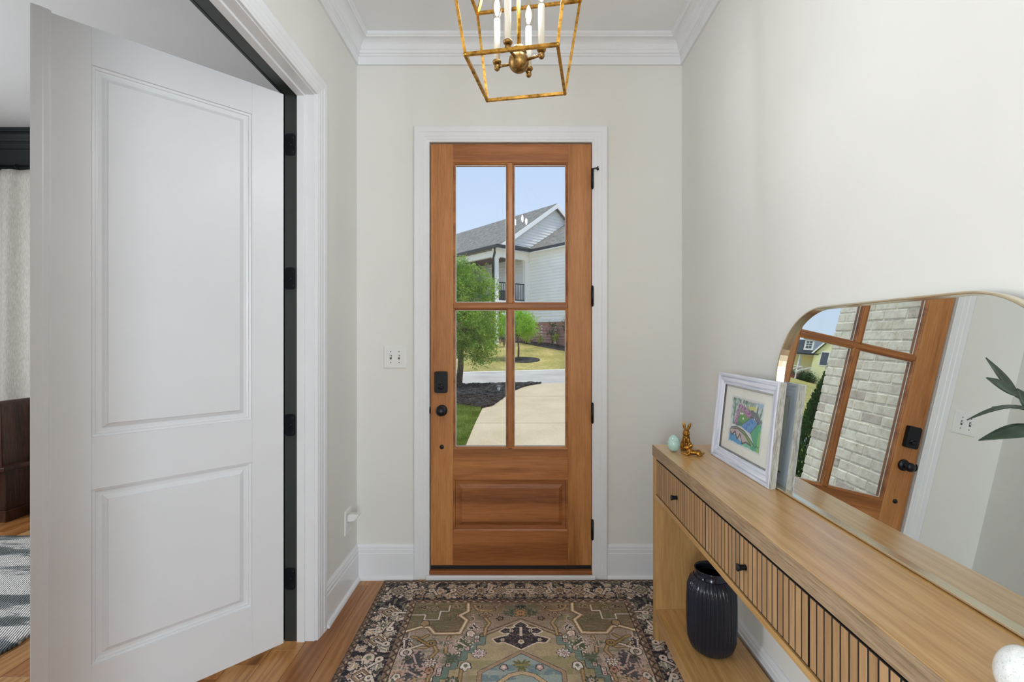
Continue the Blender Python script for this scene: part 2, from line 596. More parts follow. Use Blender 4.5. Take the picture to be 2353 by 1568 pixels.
    def build(s, name, mat, parent=None, bevel=0.0, local=False, seg=1, recalc=True):
        me = bpy.data.meshes.new(name)
        vs_ = s.v
        o = None
        org = Vector((0, 0, 0))
        if parent is not None and not local:
            org = ORG.get(parent.name, Vector((0, 0, 0)))
            vs_ = [(p[0] - org[0], p[1] - org[1], p[2] - org[2]) for p in vs_]
        me.from_pydata(vs_, [], s.f)
        me.polygons.foreach_set('use_smooth', s.sm)
        if bevel or recalc:
            bm = bmesh.new()
            bm.from_mesh(me)
            if recalc:
                bmesh.ops.recalc_face_normals(bm, faces=bm.faces)
            if bevel:
                bmesh.ops.bevel(bm, geom=list(bm.edges), offset=bevel, segments=seg, affect='EDGES', clamp_overlap=True, profile=0.5)
            bm.to_mesh(me)
            bm.free()
        me.materials.append(MATS[mat] if isinstance(mat, str) else mat)
        o = bpy.data.objects.new(name, me)
        COL.objects.link(o)
        if parent is not None:
            o.parent = parent
            ORG[o.name] = org
        return o

def tag(o, label=None, cat=None, group=None, kind=None):
    if label:
        o['label'] = label
    if cat:
        o['category'] = cat
    if group:
        o['group'] = group
    if kind:
        o['kind'] = kind
    return o

def thing(name, label, cat, loc=(0, 0, 0), rz=0.0, group=None, kind=None):
    o = bpy.data.objects.new(name, None)
    o.empty_display_size = 0.05
    o.location = loc
    o.rotation_euler = (0, 0, rz)
    COL.objects.link(o)
    ORG[o.name] = Vector(loc)
    tag(o, label, cat, group, kind)
    return o

def place(src, name, parent, loc, scale=None, rot=None):
    """another piece sharing the mesh of src"""
    o = bpy.data.objects.new(name, src)
    o.location = loc
    if scale:
        o.scale = scale
    if rot:
        o.rotation_euler = rot
    COL.objects.link(o)
    o.parent = parent
    return o

def struct(o, label=None):
    return tag(o, label, None, None, 'structure')

# ------------------------------------------------------------------ the room
XL, XR, YF, ZC = -0.93, 0.9375, 2.70, 3.09
WT = 0.135                                   # partition thickness
XS = XL - WT                                 # study side of the left partition
OY0, OY1, OZ = 0.60, 2.14, 2.49              # double-door opening in the left partition
DX0, DX1, DZ = -0.525, 0.4325, 2.512         # front door opening
YB = -1.4                                    # the hall opens into the great room here
SXL, SYF = -4.95, 3.90                       # study walls

floor = struct(MB().box(-5.1, 3.2, -6.1, 4.0, -0.12, -0.02).build('floor', 'subfloor'), 'light oak plank floor of hall and study')
pw = 0.127
plank_meshes = {}
def plank_mesh(L, w):
    k = (L, round(w, 4))
    if k not in plank_meshes:
        b = MB().box(0.0006, w - 0.0006, 0.0006, L - 0.0006, -0.02, 0.0)
        me = bpy.data.meshes.new('plank')
        me.from_pydata(b.v, [], b.f)
        bm = bmesh.new(); bm.from_mesh(me)
        bmesh.ops.recalc_face_normals(bm, faces=bm.faces)
        bmesh.ops.bevel(bm, geom=[e for e in bm.edges if min(v.co.z for v in e.verts) > -0.001], offset=0.0012, segments=1, affect='EDGES')
        bm.to_mesh(me); bm.free()
        me.materials.append(MATS['oak_plank'])
        plank_meshes[k] = me
    return plank_meshes[k]
prnd = random.Random(3)
cols = int((XR - SXL) / pw) + 1
for c in range(cols):
    x = XR - (c + 1) * pw
    hall = x > XS - 0.05
    y = (0.9 if hall else 1.2) - prnd.uniform(0, 1.1)
    top = 2.84 if hall else SYF
    while y < top:
        L = prnd.choice((0.6, 0.9, 1.2, 1.5))
        if y + L > top:
            L = round(top - y, 3)
        if L < 0.03:
            break
        place(plank_mesh(L, pw), 'plank', floor, (x, y, 0))
        y += L
# the rest of the boards, behind the camera
bk = MB()
for c in range(cols + 16):
    x = 3.0 - (c + 1) * pw
    y = -6.0
    lim = 0.0 if x > XS - 0.05 else 0.1
    bk.box(x + 0.001, x + pw - 0.001, y, -0.22, -0.02, -0.0005)
tag(bk.build('boards_behind', 'oak_plank', floor), kind='stuff')

ceil = struct(MB().box(-5.1, 3.2, -6.1, 2.86, ZC, ZC + 0.12).box(-5.1, -0.72, 2.86, 4.02, ZC, ZC + 0.12).build('ceiling', 'ceiling_paint'), 'white painted ceiling')

wf = MB()
wf.box(XL - 0.1, DX0, YF, YF + 0.15, 0, ZC).box(DX1, XR + 0.12, YF, YF + 0.15, 0, ZC).box(DX0, DX1, YF, YF + 0.15, DZ, ZC)
struct(wf.build('wall_front', 'wall_paint'), 'greige wall around the front door')
wl = MB()
wl.box(XS + 0.002, XL, OY1 + 0.018, YF + 0.15, 0, ZC).box(XS + 0.002, XL, YB, OY0 - 0.018, 0, ZC).box(XS + 0.002, XL, OY0 - 0.018, OY1 + 0.018, OZ + 0.018, ZC)
struct(wl.build('wall_left', 'wall_paint'), 'greige wall with the double door opening')
wr = MB().box(XR, XR + 0.13, YB, YF + 0.15, 0, ZC)
struct(wr.build('wall_right', 'wall_paint'), 'greige wall behind the console table')
# great room behind the camera
gb = MB()
gb.box(-5.1, -4.55, -6.1, -5.95, 0, ZC).box(-1.85, 1.6, -6.1, -5.95, 0, ZC).box(3.0, 3.2, -6.1, -5.95, 0, ZC)
for xa, xb in ((-4.55, -1.85), (1.6, 3.0)):
    gb.box(xa, xb, -6.1, -5.95, 2.85, ZC).box(xa, xb, -6.1, -5.95, 0, 0.65)
struct(gb.build('wall_back', 'wall_paint'))
gs = MB().box(3.05, 3.2, -5.95, YB, 0, ZC).box(XR + 0.13, 3.2, YB, YB + 0.12, 0, ZC)
struct(gs.build('wall_great_room_right', 'wall_paint'))
gl = MB().box(-5.1, -4.95, -5.95, -1.6, 0, ZC).box(-4.95, XS, YB - 0.12, YB, 0, ZC)
struct(gl.build('wall_great_room_left', 'wall_paint'))
for k, (xa, xb) in enumerate(((-4.55, -1.85), (1.6, 3.0))):  # unseen windows, added for the fill lamps and kept out of the pane reflections
    w1 = thing('window_%d' % (k + 1), 'white window added to the unseen great room', None, ((xa + xb) / 2, -6.0, 0.65), kind='structure')
    fr = MB()
    for x in (xa, (xa + xb) / 2 - 0.03, xb - 0.06):
        fr.box(x, x + 0.06, -6.06, -5.98, 0.65, 2.85)
    fr.box(xa, xb, -6.06, -5.98, 0.65, 0.71).box(xa, xb, -6.06, -5.98, 2.79, 2.85)
    fr.build('window_frame', 'trim_paint', w1)
# study shell
st = MB()
st.box(SXL - 0.15, SXL, YB, 0.3, 0, ZC).box(SXL - 0.15, SXL, 2.2, SYF + 0.13, 0, ZC).box(SXL - 0.15, SXL, 0.3, 2.2, 2.6, ZC).box(SXL - 0.15, SXL, 0.3, 2.2, 0, 0.6)
struct(st.build('wall_study_left', 'study_wall_paint'))
struct(MB().box(SXL, -0.80, SYF, SYF + 0.10, 0, ZC).build('wall_study_front', 'study_wall_paint'), 'dark green study wall')
stb = MB().box(XS - 0.008, XS + 0.002, OY1 + 0.018, SYF, 0, ZC).box(XS - 0.008, XS + 0.002, YB, OY0 - 0.018, 0, ZC).box(XS - 0.008, XS + 0.002, OY0 - 0.018, OY1 + 0.018, OZ + 0.018, ZC)
struct(stb.build('wall_study_right', 'study_wall_paint'))
w2 = thing('window_3', 'window of the study', None, (SXL - 0.08, 1.25, 0.6), kind='structure')
fr = MB()
for y in (0.3, 1.22, 2.14):
    fr.box(SXL - 0.12, SXL - 0.04, y, y + 0.06, 0.6, 2.6)
fr.box(SXL - 0.12, SXL - 0.04, 0.3, 2.2, 0.6, 0.66).box(SXL - 0.12, SXL - 0.04, 0.3, 2.2, 2.54, 2.6)
fr.build('window_frame', 'study_wall_paint', w2)

# crown mouldings
crown = [(0, -0.145), (0.012, -0.145), (0.014, -0.102), (0.019, -0.098), (0.019, -0.09), (0.026, -0.086), (0.03, -0.074), (0.034, -0.07)]
for k in range(7):
    a = k / 6 * math.pi / 2
    crown.append((0.036 + 0.042 * (1 - math.cos(a)), -0.066 + 0.04 * math.sin(a)))
crown += [(0.082, -0.02), (0.088, -0.016), (0.088, 0.0), (0, 0)]
struct(MB().mold(crown, (XL, YF, ZC), (XR, YF, ZC), (0, -1, 0), (0, 0, 1), 1, 1).build('trim_1', 'trim_paint'), 'white crown moulding over the front door')
struct(MB().mold(crown, (XL, YB, ZC), (XL, YF, ZC), (1, 0, 0), (0, 0, 1), 0, 1).build('trim_2', 'trim_paint'), 'white crown moulding over the double door')
struct(MB().mold(crown, (XR, YB, ZC), (XR, YF, ZC), (-1, 0, 0), (0, 0, 1), 0, 1).build('trim_3', 'trim_paint'), 'white crown moulding over the mirror wall')
struct(MB().mold(crown, (SXL, SYF, ZC), (XS, SYF, ZC), (0, -1, 0), (0, 0, 1), 0, 0).build('trim_4', 'study_wall_paint'), 'dark crown moulding in the study')

# baseboards with shoe moulding
base = [(0, 0), (0.031, 0), (0.031, 0.008), (0.027, 0.017), (0.02, 0.022), (0.016, 0.023), (0.016, 0.146), (0.0135, 0.15), (0.0135, 0.168), (0.011, 0.172), (0.0105, 0.184), (0.006, 0.192), (0.004, 0.197), (0, 0.197)]
CW = 0.0875                                        # casing width
struct(MB().mold(base, (XL, YF, 0), (DX0 + 0.013 - CW, YF, 0), (0, -1, 0), (0, 0, 1), 1, 0).build('baseboard_front_left', 'trim_paint'))
struct(MB().mold(base, (DX1 - 0.013 + CW, YF, 0), (XR, YF, 0), (0, -1, 0), (0, 0, 1), 0, 1).build('baseboard_front_right', 'trim_paint'))
struct(MB().mold(base, (XL, OY1 + 0.092, 0), (XL, YF, 0), (1, 0, 0), (0, 0, 1), 0, 1).build('baseboard_left', 'trim_paint'))
struct(MB().mold(base, (XR, YB, 0), (XR, YF, 0), (-1, 0, 0), (0, 0, 1), 0, 1).build('baseboard_right', 'trim_paint'))

# casings: profile (u away from the opening, t off the wall)
cas = [(0, 0), (0, 0.011), (0.003, 0.013), (0.012, 0.013), (0.014, 0.015), (0.030, 0.016), (0.033, 0.0175), (0.052, 0.0185), (0.056, 0.021), (CW - 0.006, 0.023), (CW, 0.019), (CW, 0)]
tr5 = struct(thing('trim_5', 'white casing of the front door', None, (0, YF, 0)))
iX0, iX1, iZ = DX0 + 0.013, DX1 - 0.013, DZ - 0.010
MB().mold(cas, (iX0, YF, 0), (iX0, YF, iZ), (-1, 0, 0), (0, -1, 0), 0, -1).build('casing_leg', 'trim_paint', tr5)
MB().mold(cas, (iX1, YF, 0), (iX1, YF, iZ), (1, 0, 0), (0, -1, 0), 0, -1).build('casing_leg', 'trim_paint', tr5)
MB().mold(cas, (iX0, YF, iZ), (iX1, YF, iZ), (0, 0, 1), (0, -1, 0), -1, -1).build('casing_head', 'trim_paint', tr5)
jm = MB()
jm.box(DX0, DX0 + 0.0135, YF, YF + 0.15, 0.0, DZ).box(DX1 - 0.0115, DX1, YF, YF + 0.15, 0.0, DZ).box(DX0 + 0.0135, DX1 - 0.0115, YF, YF + 0.15, DZ - 0.009, DZ)
jm.box(DX0 + 0.0135, DX0 + 0.026, YF + 0.056, YF + 0.15, 0.0, DZ - 0.009).box(DX1 - 0.024, DX1 - 0.0115, YF + 0.056, YF + 0.15, 0.0, DZ - 0.009)
jm.box(DX0 + 0.026, DX1 - 0.024, YF + 0.056, YF + 0.15, DZ - 0.021, DZ - 0.009)
jm.build('jamb', 'trim_paint', tr5)
thr = struct(thing('trim_6', 'wooden threshold under the front door', None, (0, YF, 0)))
MB().box(DX0 - 0.004, DX1 + 0.004, YF - 0.035, YF + 0.02, 0.0, 0.026).build('threshold_nosing', 'trim_paint', thr, bevel=0.004)
MB().box(DX0 + 0.014, DX1 - 0.012, YF - 0.018, YF + 0.15, 0.026, 0.046).build('threshold_board', 'fir_rail', thr, bevel=0.003)

tr7 = struct(thing('trim_7', 'white casing and jamb of the double door', None, (XL, OY1, 0)))
cy1, cy0, cz = OY1 + 0.005, OY0 - 0.005, OZ + 0.005
MB().mold(cas, (XL, cy1, 0), (XL, cy1, cz), (0, 1, 0), (1, 0, 0), 0, -1).build('casing_leg', 'trim_paint', tr7)
MB().mold(cas, (XL, cy0, 0), (XL, cy0, cz), (0, -1, 0), (1, 0, 0), 0, -1).build('casing_leg', 'trim_paint', tr7)
MB().mold(cas, (XL, cy0, cz), (XL, cy1, cz), (0, 0, 1), (1, 0, 0), -1, -1).build('casing_head', 'trim_paint', tr7)
XD = -1.006                                        # the paint changes to the study green here
jb = MB()
jb.box(XD, XL, OY1, OY1 + 0.018, 0, OZ + 0.018).box(XD, XL, OY0 - 0.018, OY0, 0, OZ + 0.018).box(XD, XL, OY0, OY1, OZ, OZ + 0.018)
jb.build('jamb', 'trim_paint', tr7)
sb = MB()
sb.box(XD, XD + 0.034, OY1 - 0.011, OY1, 0, OZ).box(XD, XD + 0.034, OY0, OY0 + 0.011, 0, OZ).box(XD, XD + 0.034, OY0 + 0.011, OY1 - 0.011, OZ - 0.011, OZ)
sb.build('door_stop', 'trim_paint', tr7, bevel=0.0015)
jg = MB()
jg.box(XS, XD, OY1, OY1 + 0.018, 0, OZ + 0.018).box(XS, XD, OY0 - 0.018, OY0, 0, OZ + 0.018).box(XS, XD, OY0, OY1, OZ, OZ + 0.018)
tag(jg.build('jamb_study_side', 'green_paint', tr7), 'dark green edge of the jamb')
sc_ = MB()
sc_.mold(cas, (XS - 0.008, cy1, 0), (XS - 0.008, cy1, cz), (0, 1, 0), (-1, 0, 0), 0, -1).mold(cas, (XS - 0.008, cy0, cz), (XS - 0.008, cy1, cz), (0, 0, 1), (-1, 0, 0), -1, -1)
sc_.build('casing_study_side', 'study_wall_paint', tr7)

# ------------------------------------------------------------------ door_1: the timber front door
d1 = thing('door_1', 'honey-brown timber front door with four glass panes over one panel', None, (-0.045, YF, 0.07), kind='structure')
fy0, fy1 = 2.706, 2.751
SL, SR = -0.3775, 0.2825
MB().box(-0.5075, SL, fy0, fy1, 0.07, 2.498).build('stile', 'fir_stile', d1, bevel=0.0015)
MB().box(SR, 0.4175, fy0, fy1, 0.07, 2.498).build('stile', 'fir_stile', d1, bevel=0.0015)
MB().box(SL, SR, fy0, fy1, 2.3925, 2.498).build('rail', 'fir_rail', d1, bevel=0.0008)
MB().box(SL, SR, fy0, fy1, 0.5625, 0.74).build('rail', 'fir_rail', d1, bevel=0.0008)
MB().box(SL, SR, fy0, fy1, 0.07, 0.2675).build('rail', 'fir_rail', d1, bevel=0.0008)
mX0, mX1, mZ0, mZ1 = -0.0665, -0.031, 1.5475, 1.58
MB().box(mX0, mX1, fy0 + 0.003, fy1, 0.74, mZ0).build('muntin', 'fir_stile', d1, bevel=0.003)
MB().box(mX0, mX1, fy0 + 0.003, fy1, mZ1, 2.3925).build('muntin', 'fir_stile', d1, bevel=0.003)
MB().box(SL, SR, fy0 + 0.003, fy1, mZ0, mZ1).build('muntin', 'fir_rail', d1, bevel=0.003)
bead = [(0, 0.001), (0.002, 0.003), (0.006, 0.0045), (0.011, 0.009), (0.012, 0.012), (0.012, 0.0445), (0.0, 0.0445)]
for (x0, x1) in ((SL, mX0), (mX1, SR)):
    for (z0, z1) in ((0.74, mZ0), (mZ1, 2.3925)):
        sx_ = 0.0 if x0 == SL else -0.006
        ex = 0.0 if x1 == SR else -0.006
        sz = 0.0 if z0 == 0.74 else -0.006
        ez = 0.0 if z1 == 2.3925 else -0.006
        p = MB().box(x0 + 0.004, x1 - 0.004, 2.727, 2.731, z0 + 0.004, z1 - 0.004).build('glass_pane', 'pane_glass', d1)
        MB().rings(x0 + sx_, x1 - ex, z0 + sz, z1 - ez, bead, fy0, 1, close=False).build('glazing_bead', 'fir_rail', p)
        gx0, gx1, gz0, gz1 = x0 + sx_ + 0.012, x1 - ex - 0.012, z0 + sz + 0.012, z1 - ez - 0.012
        MB().rings(gx0, gx1, gz0, gz1, [(-0.001, -0.0035), (0.0028, -0.0035), (0.0032, -0.0005), (-0.001, -0.0005)], 2.727, 1, close=False).build('glass_spacer', 'white_plastic', p)
pan = [(0, 0.001), (0.004, 0.004), (0.01, 0.006), (0.012, 0.015), (0.03, 0.016), (0.046, 0.009), (0.05, 0.006), (0.052, 0.006)]
MB().rings(SL, SR, 0.2675, 0.5625, pan, fy0, 1).rings(SL, SR, 0.2675, 0.5625, [(0, 0.044), (0.02, 0.036), (0.05, 0.038)], fy0, 1).build('panel', 'fir_rail', d1)
MB().box(-0.5055, 0.4155, fy0 + 0.002, fy1 - 0.004, 0.047, 0.07).build('door_sweep', 'black_rubber', d1, bevel=0.002)
# hardware
def rrect(w, h, r, n=5):
    pts = []
    for cx, cy, a0 in ((w / 2 - r, h / 2 - r, 0), (-w / 2 + r, h / 2 - r, 90), (-w / 2 + r, -h / 2 + r, 180), (w / 2 - r, -h / 2 + r, 270)):
        for k in range(n + 1):
            a = R(a0 + 90 * k / n)
            pts.append((cx + r * math.cos(a), cy + r * math.sin(a)))
    return pts
MY = lambda x, y, z: Matrix.Translation((x, y, z)) @ Matrix.Rotation(R(90), 4, 'X')      # local +z -> -y (into the room)
dbz = 1.1265
o = MB().prism(rrect(0.075, 0.123, 0.011), 0, 0.019, MY(-0.4455, fy0, dbz)).prism(rrect(0.071, 0.119, 0.010), 0.019, 0.023, MY(-0.4455, fy0, dbz)).build('deadbolt_cover', 'black_metal', d1)
tt = MB().lathe([(0.0, 0.023), (0.018, 0.023), (0.018, 0.027), (0.0, 0.027)], 24, MY(-0.4455, fy0, dbz - 0.024))
M_ = MY(-0.4455, fy0, dbz - 0.024) @ Matrix.Rotation(R(-28), 4, 'Z')
tt.prism(rrect(0.034, 0.011, 0.005), 0.027, 0.040, M_).build('thumb_turn', 'black_metal', o)
kb = MB().lathe([(0.0, 0.0), (0.0325, 0.0), (0.0325, 0.004), (0.029, 0.009), (0.016, 0.011), (0.012, 0.014), (0.011, 0.03), (0.0, 0.03)], 32, MY(-0.4425, fy0, 0.9625)).build('knob_rosette', 'black_metal', d1)
MB().lathe([(0.0, 0.028), (0.011, 0.029), (0.02, 0.034), (0.0255, 0.043), (0.026, 0.05), (0.023, 0.058), (0.015, 0.0635), (0.0, 0.0655)], 32, MY(-0.4425, fy0, 0.9625)).build('knob', 'black_metal', kb)
MB().lathe([(0.0, 0.0), (0.0125, 0.0), (0.0125, 0.004), (0.009, 0.006), (0.0, 0.0065)], 20, MY(-0.4425, fy0, 0.7525)).build('door_plug', 'black_metal', d1)
MB().lathe([(0.0, 0.0), (0.022, 0.0), (0.022, 0.006), (0.016, 0.012), (0.0, 0.014)], 20, Matrix.Translation((-0.5080, fy0 + 0.004, 0.9625)) @ Matrix.Rotation(R(-90), 4, 'Y') @ Matrix.Scale(0.5, 4, (0, 0, 1)), squash=(1.0, 0.8)).build('latch_strike', 'black_metal', d1)
for i, hz in enumerate((2.29, 1.62, 0.951, 0.284)):
    h = MB().tube([(0.4205, fy0 - 0.022, hz - 0.052), (0.4205, fy0 - 0.022, hz + 0.052)], 0.0075, 12)
    h.ball((0.4205, fy0 - 0.022, hz + 0.054), 0.0068, u=10, w=6).ball((0.4205, fy0 - 0.022, hz - 0.054), 0.0068, u=10, w=6)
    h.box(0.4178, 0.4196, fy0 - 0.022, fy0 + 0.03, hz - 0.05, hz + 0.05)
    h = h.build('hinge', 'black_metal', d1)
    if i == 0:
        s = MB().tube([(0.421, fy0 - 0.024, hz + 0.056), (0.436, fy0 - 0.032, hz + 0.057), (0.4495, fy0 - 0.036, hz + 0.057)], 0.0035, 8)
        s.tube([(0.4495, fy0 - 0.036, hz + 0.048), (0.4495, fy0 - 0.036, hz + 0.066)], 0.0035, 8).ball((0.4495, fy0 - 0.034, hz + 0.05), 0.007, u=10, w=6)
        s.build('hinge_stop', 'black_metal', h)

# ------------------------------------------------------------------ door_2: the open white leaf of the double door
phi = R(44.2)
d2 = thing('door_2', 'open white two-panel leaf of the double door', None, (-1.074, 2.118, 0), kind='structure')
d2.rotation_euler = (0, 0, math.atan2(-math.cos(phi), -math.sin(phi)))   # local +x runs along the leaf away from the hinge
# local frame: x along the leaf, hall face at y = +FT (rotated to look into the hall)
FT, LW = 0.048, 0.755
z0d, z1d = 0.028, 2.462
T0 = FT - 0.044
def lbox(x0, x1, z0, z1, y0=T0, y1=FT):
    return MB().box(x0, x1, y0, y1, z0, z1)
pa0, pa1 = 0.130, 0.634
lbox(0.003, pa0, z0d, z1d).build('stile', 'white_door_paint', d2, 0.001, local=True)
lbox(pa1, LW, z0d, z1d).build('stile', 'white_door_paint', d2, 0.001, local=True)
for (a, b) in ((2.331, z1d), (0.855, 1.036), (z0d, 0.243)):
    lbox(pa0, pa1, a, b).build('rail', 'white_door_paint', d2, 0.0003, local=True)
dpan = [(0, 0.0003), (0.0015, 0.006), (0.009, 0.008), (0.011, 0.0125), (0.017, 0.0145), (0.028, 0.0145), (0.043, 0.0055), (0.0445, 0.0025), (0.046, 0.0025)]
for (a, b) in ((1.036, 2.331), (0.243, 0.855)):
    MB().rings(pa0, pa1, a, b, dpan, FT, -1).rings(pa0, pa1, a, b, [(0, 0.044), (0.012, 0.036), (0.04, 0.038)], FT, -1).build('panel', 'white_door_paint', d2, local=True)
ast = [(0, 0), (0, 0.004), (0.004, 0.006), (0.006, 0.0085), (0.018, 0.0095), (0.022, 0.011), (0.046, 0.011), (0.049, 0.008), (0.049, 0)]
MB().mold([(u, t_ ) for u, t_ in ast], (0.733, FT, z0d - 0.005), (0.733, FT, z1d + 0.004), (1, 0, 0), (0, 1, 0)).build('astragal', 'white_door_paint', d2, local=True)
hl = (2.262, 1.652, 0.985, 0.285)
for hz in hl:
    pl = MB().prism(rrect(0.046, 0.1, 0.012), 0, 0.0025, Matrix.Translation((XD - 0.034, OY1, hz)) @ Matrix.Rotation(R(90), 4, 'X')).build('hinge_leaf', 'black_metal', tr7)
    scw = MB()
    for dz in (-0.033, 0.0, 0.033):
        scw.ball((XD - 0.026 + (0.006 if dz else -0.004), OY1 - 0.0025, hz + dz), (0.0035, 0.0012, 0.0035), u=8, w=4)
    scw.build('hinge_screw', 'black_rubber', pl)
    MB().tube([(0.0, -0.004, hz - 0.05), (0.0, -0.004, hz + 0.05)], 0.007, 10).build('hinge_barrel', 'black_metal', d2, local=True)

# ------------------------------------------------------------------ switch plate and outlet
sp = thing('light_switch', 'white two-gang light switch plate beside the front door', 'light switch', (-0.71, YF, 1.27))
MB().rings(-0.71 - 0.066, -0.71 + 0.066, 1.27 - 0.065, 1.27 + 0.065, [(0, 0), (0.0005, 0.003), (0.004, 0.006), (0.008, 0.0065)], YF, -1).build('plate', 'white_plastic', sp)
for dx in (-0.0235, 0.0235):
    MB().box(-0.71 + dx - 0.0055, -0.71 + dx + 0.0055, YF - 0.0068, YF - 0.0064, 1.27 - 0.0125, 1.27 + 0.0125).build('toggle_slot', 'dark_slot', sp)
    M_ = Matrix.Translation((-0.71 + dx, YF - 0.006, 1.27)) @ Matrix.Rotation(R(-32), 4, 'X')
    MB().box(-0.0042, 0.0042, -0.014, 0.0, -0.004, 0.004, M_).build('toggle', 'white_plastic', sp, 0.001)
    for dz in (-0.031, 0.031):
        MB().ball((-0.71 + dx, YF - 0.0065, 1.27 + dz), (0.0032, 0.001, 0.0032), u=8, w=4).build('screw', 'dark_slot', sp)
OYc, OZc = 2.55, 0.386
ot = thing('wall_outlet', 'white outlet plate low on the wall beside the double door', 'outlet', (XL, OYc, OZc))
M_ = Matrix.Translation((XL, OYc, OZc)) @ Matrix.Rotation(R(90), 4, 'Z')
MB().rings(-0.043, 0.043, -0.065, 0.065, [(0, 0), (0.0005, 0.003), (0.004, 0.006), (0.008, 0.0065)], 0, -1, M_).build('plate', 'white_plastic', ot)
for dz in (-0.021, 0.021):
    MB().prism(rrect(0.034, 0.029, 0.010), 0.0062, 0.008, Matrix.Translation((XL, OYc, OZc + dz)) @ Matrix.Rotation(R(90), 4, 'Z') @ Matrix.Rotation(R(90), 4, 'X')).build('receptacle', 'white_plastic', ot)
pg = thing('air_freshener', 'white plug-in device sticking out of the wall outlet', 'plug-in', (XL + 0.008, OYc - 0.006, OZc + 0.03))
MB().prism([(0, -0.021), (0.008, -0.025), (0.040, -0.020), (0.058, 0.004), (0.060, 0.014), (0.012, 0.014), (0, 0.010)], -0.022, 0.022,
           Matrix.Translation((XL + 0.0085, OYc - 0.006, OZc + 0.03)) @ Matrix.Rotation(R(90), 4, 'X')).build('housing', 'white_plastic', pg, 0.003, seg=2)
MB().box(XL + 0.022, XL + 0.05, OYc - 0.02, OYc + 0.008, OZc + 0.0435, OZc + 0.0455).build('vent_cap', 'white_plastic', pg, 0.0008)

# ------------------------------------------------------------------ the console table
CX0, CX1, CYf, CYn, CH = 0.617, 0.905, 2.170, 0.412, 0.889
ct = thing('console_table', 'light oak console table with fluted drawers and low shelf by the wall', 'console table', ((CX0 + CX1) / 2, (CYf + CYn) / 2, 0))
MB().box(CX0, CX1, CYn, CYf, CH - 0.050, CH).build('tabletop', 'console_oak', ct, 0.0012)
MB().box(CX0 - 0.0008, CX0, CYn + 0.001, CYf - 0.001, CH - 0.049, CH - 0.0012).build('edge_banding', 'console_oak_edge', ct)
for (a, b) in ((CYf - 0.0385, CYf - 0.003), (CYn + 0.003, CYn + 0.0385)):
    MB().box(CX0 + 0.002, CX1 - 0.002, a, b, 0, CH - 0.050).build('end_panel', 'console_oak_upright', ct, 0.0012)
ya, yb = CYn + 0.0385, CYf - 0.0385
MB().box(CX0 + 0.002, CX1 - 0.002, ya, yb, 0.094, 0.150).build('low_shelf', 'console_oak', ct, 0.0012)
MB().box(CX0 + 0.002, CX1 - 0.03, ya, yb, 0.653, 0.671).build('drawer_rail', 'console_oak', ct, 0.001)
MB().box(CX1 - 0.030, CX1 - 0.012, ya, yb, 0.653, CH - 0.050).build('back_panel', 'console_oak', ct)
sl = MB().box(0, 0.008, -0.0115, 0.0115, 0, 0.152)
slm = sl.build('slat', 'slat_oak', None, 0.0012)
slat_me = slm.data
bpy.data.objects.remove(slm)
NS, gap = 23, 0.004
dw = (yb - ya) / 3
for k in range(3):
    y1 = yb - k * dw - gap / 2
    y0 = y1 - dw + gap
    dr = MB().box(CX0 + 0.0071, CX1 - 0.035, y0, y1, 0.6735, 0.829).build('drawer', 'console_groove', ct)
    tag(dr, 'drawer with vertical fluted slats')
    pitch = (y1 - y0) / NS
    for j in range(NS):
        yc = y1 - (j + 0.5) * pitch
        lo = Vector((CX0 + 0.0065, yc, 0.675)) - ORG[ct.name]
        place(slat_me, 'slat', dr, lo, (1, (pitch - 0.0036) / 0.023, 1))
    ym = (y0 + y1) / 2
    Mk = Matrix.Translation((CX0 + 0.0065, ym, 0.752)) @ Matrix.Rotation(R(-90), 4, 'Y')
    MB().lathe([(0, 0), (0.008, 0), (0.0075, 0.006), (0.0075, 0.012), (0.010, 0.021), (0.0105, 0.024), (0.0, 0.0245)], 20, Mk).build('knob', 'black_metal', dr)

# ------------------------------------------------------------------ the leaning mirror
th_m, yaw_m = 0.1146, 0.0192
mw, mh, mr = 0.885, 0.590, 0.215
mi = thing('leaning_mirror', 'rounded gold-framed mirror leaning on the wall above the console', 'mirror', (0, 0, 0))
yc_m = 1.1725
mi.location = (0.8464 + 0.0192 * (yc_m - 1.2), yc_m, CH + 0.001)
# local frame: x along the wall (towards the door), y out of the wall, z up the glass
e_x = Vector((math.sin(yaw_m), math.cos(yaw_m), 0))
n_m = Vector((-math.cos(th_m) * math.cos(yaw_m), math.sin(yaw_m) * math.cos(th_m), math.sin(th_m)))
mi.rotation_euler = Matrix((e_x, n_m, e_x.cross(n_m))).transposed().to_euler()
def rr_off(off):
    """outline with big rounded top corners and nearly square bottom ones"""
    pts = []
    w2, top, bot, rb = mw / 2 + off, mh + off, -off, 0.012 + max(off, -0.008)
    for cx, cz, r, a0, n in ((w2 - mr - off, top - mr - off, mr + off, 0, 16), (-w2 + mr + off, top - mr - off, mr + off, 90, 16), (-w2 + rb, bot + rb, rb, 180, 3), (w2 - rb, bot + rb, rb, 270, 3)):
        for k in range(n + 1):
            a = R(a0 + 90 * k / n)
            pts.append((cx + r * math.cos(a), cz + r * math.sin(a)))
    return pts
rr = rr_off(0)
fp = [(0.0, 0.0), (0.0, 0.013), (-0.0015, 0.0145), (-0.0045, 0.0145), (-0.006, 0.013), (-0.006, 0.0)]   # (offset, towards the room)
fb = MB()
n_ = len(rr)
vv = []
for off, yy in fp + [(-0.006, -0.006), (0.0, -0.006)]:
    vv += [(x, yy, z) for x, z in rr_off(off)]
ff = []
mF = len(fp) + 2
for i in range(mF):
    for k in range(n_):
        ff.append((i * n_ + k, i * n_ + (k + 1) % n_, ((i + 1) % mF) * n_ + (k + 1) % n_, ((i + 1) % mF) * n_ + k))
fb.add(vv, ff, False).build('frame', 'mirror_gold', mi, local=True)
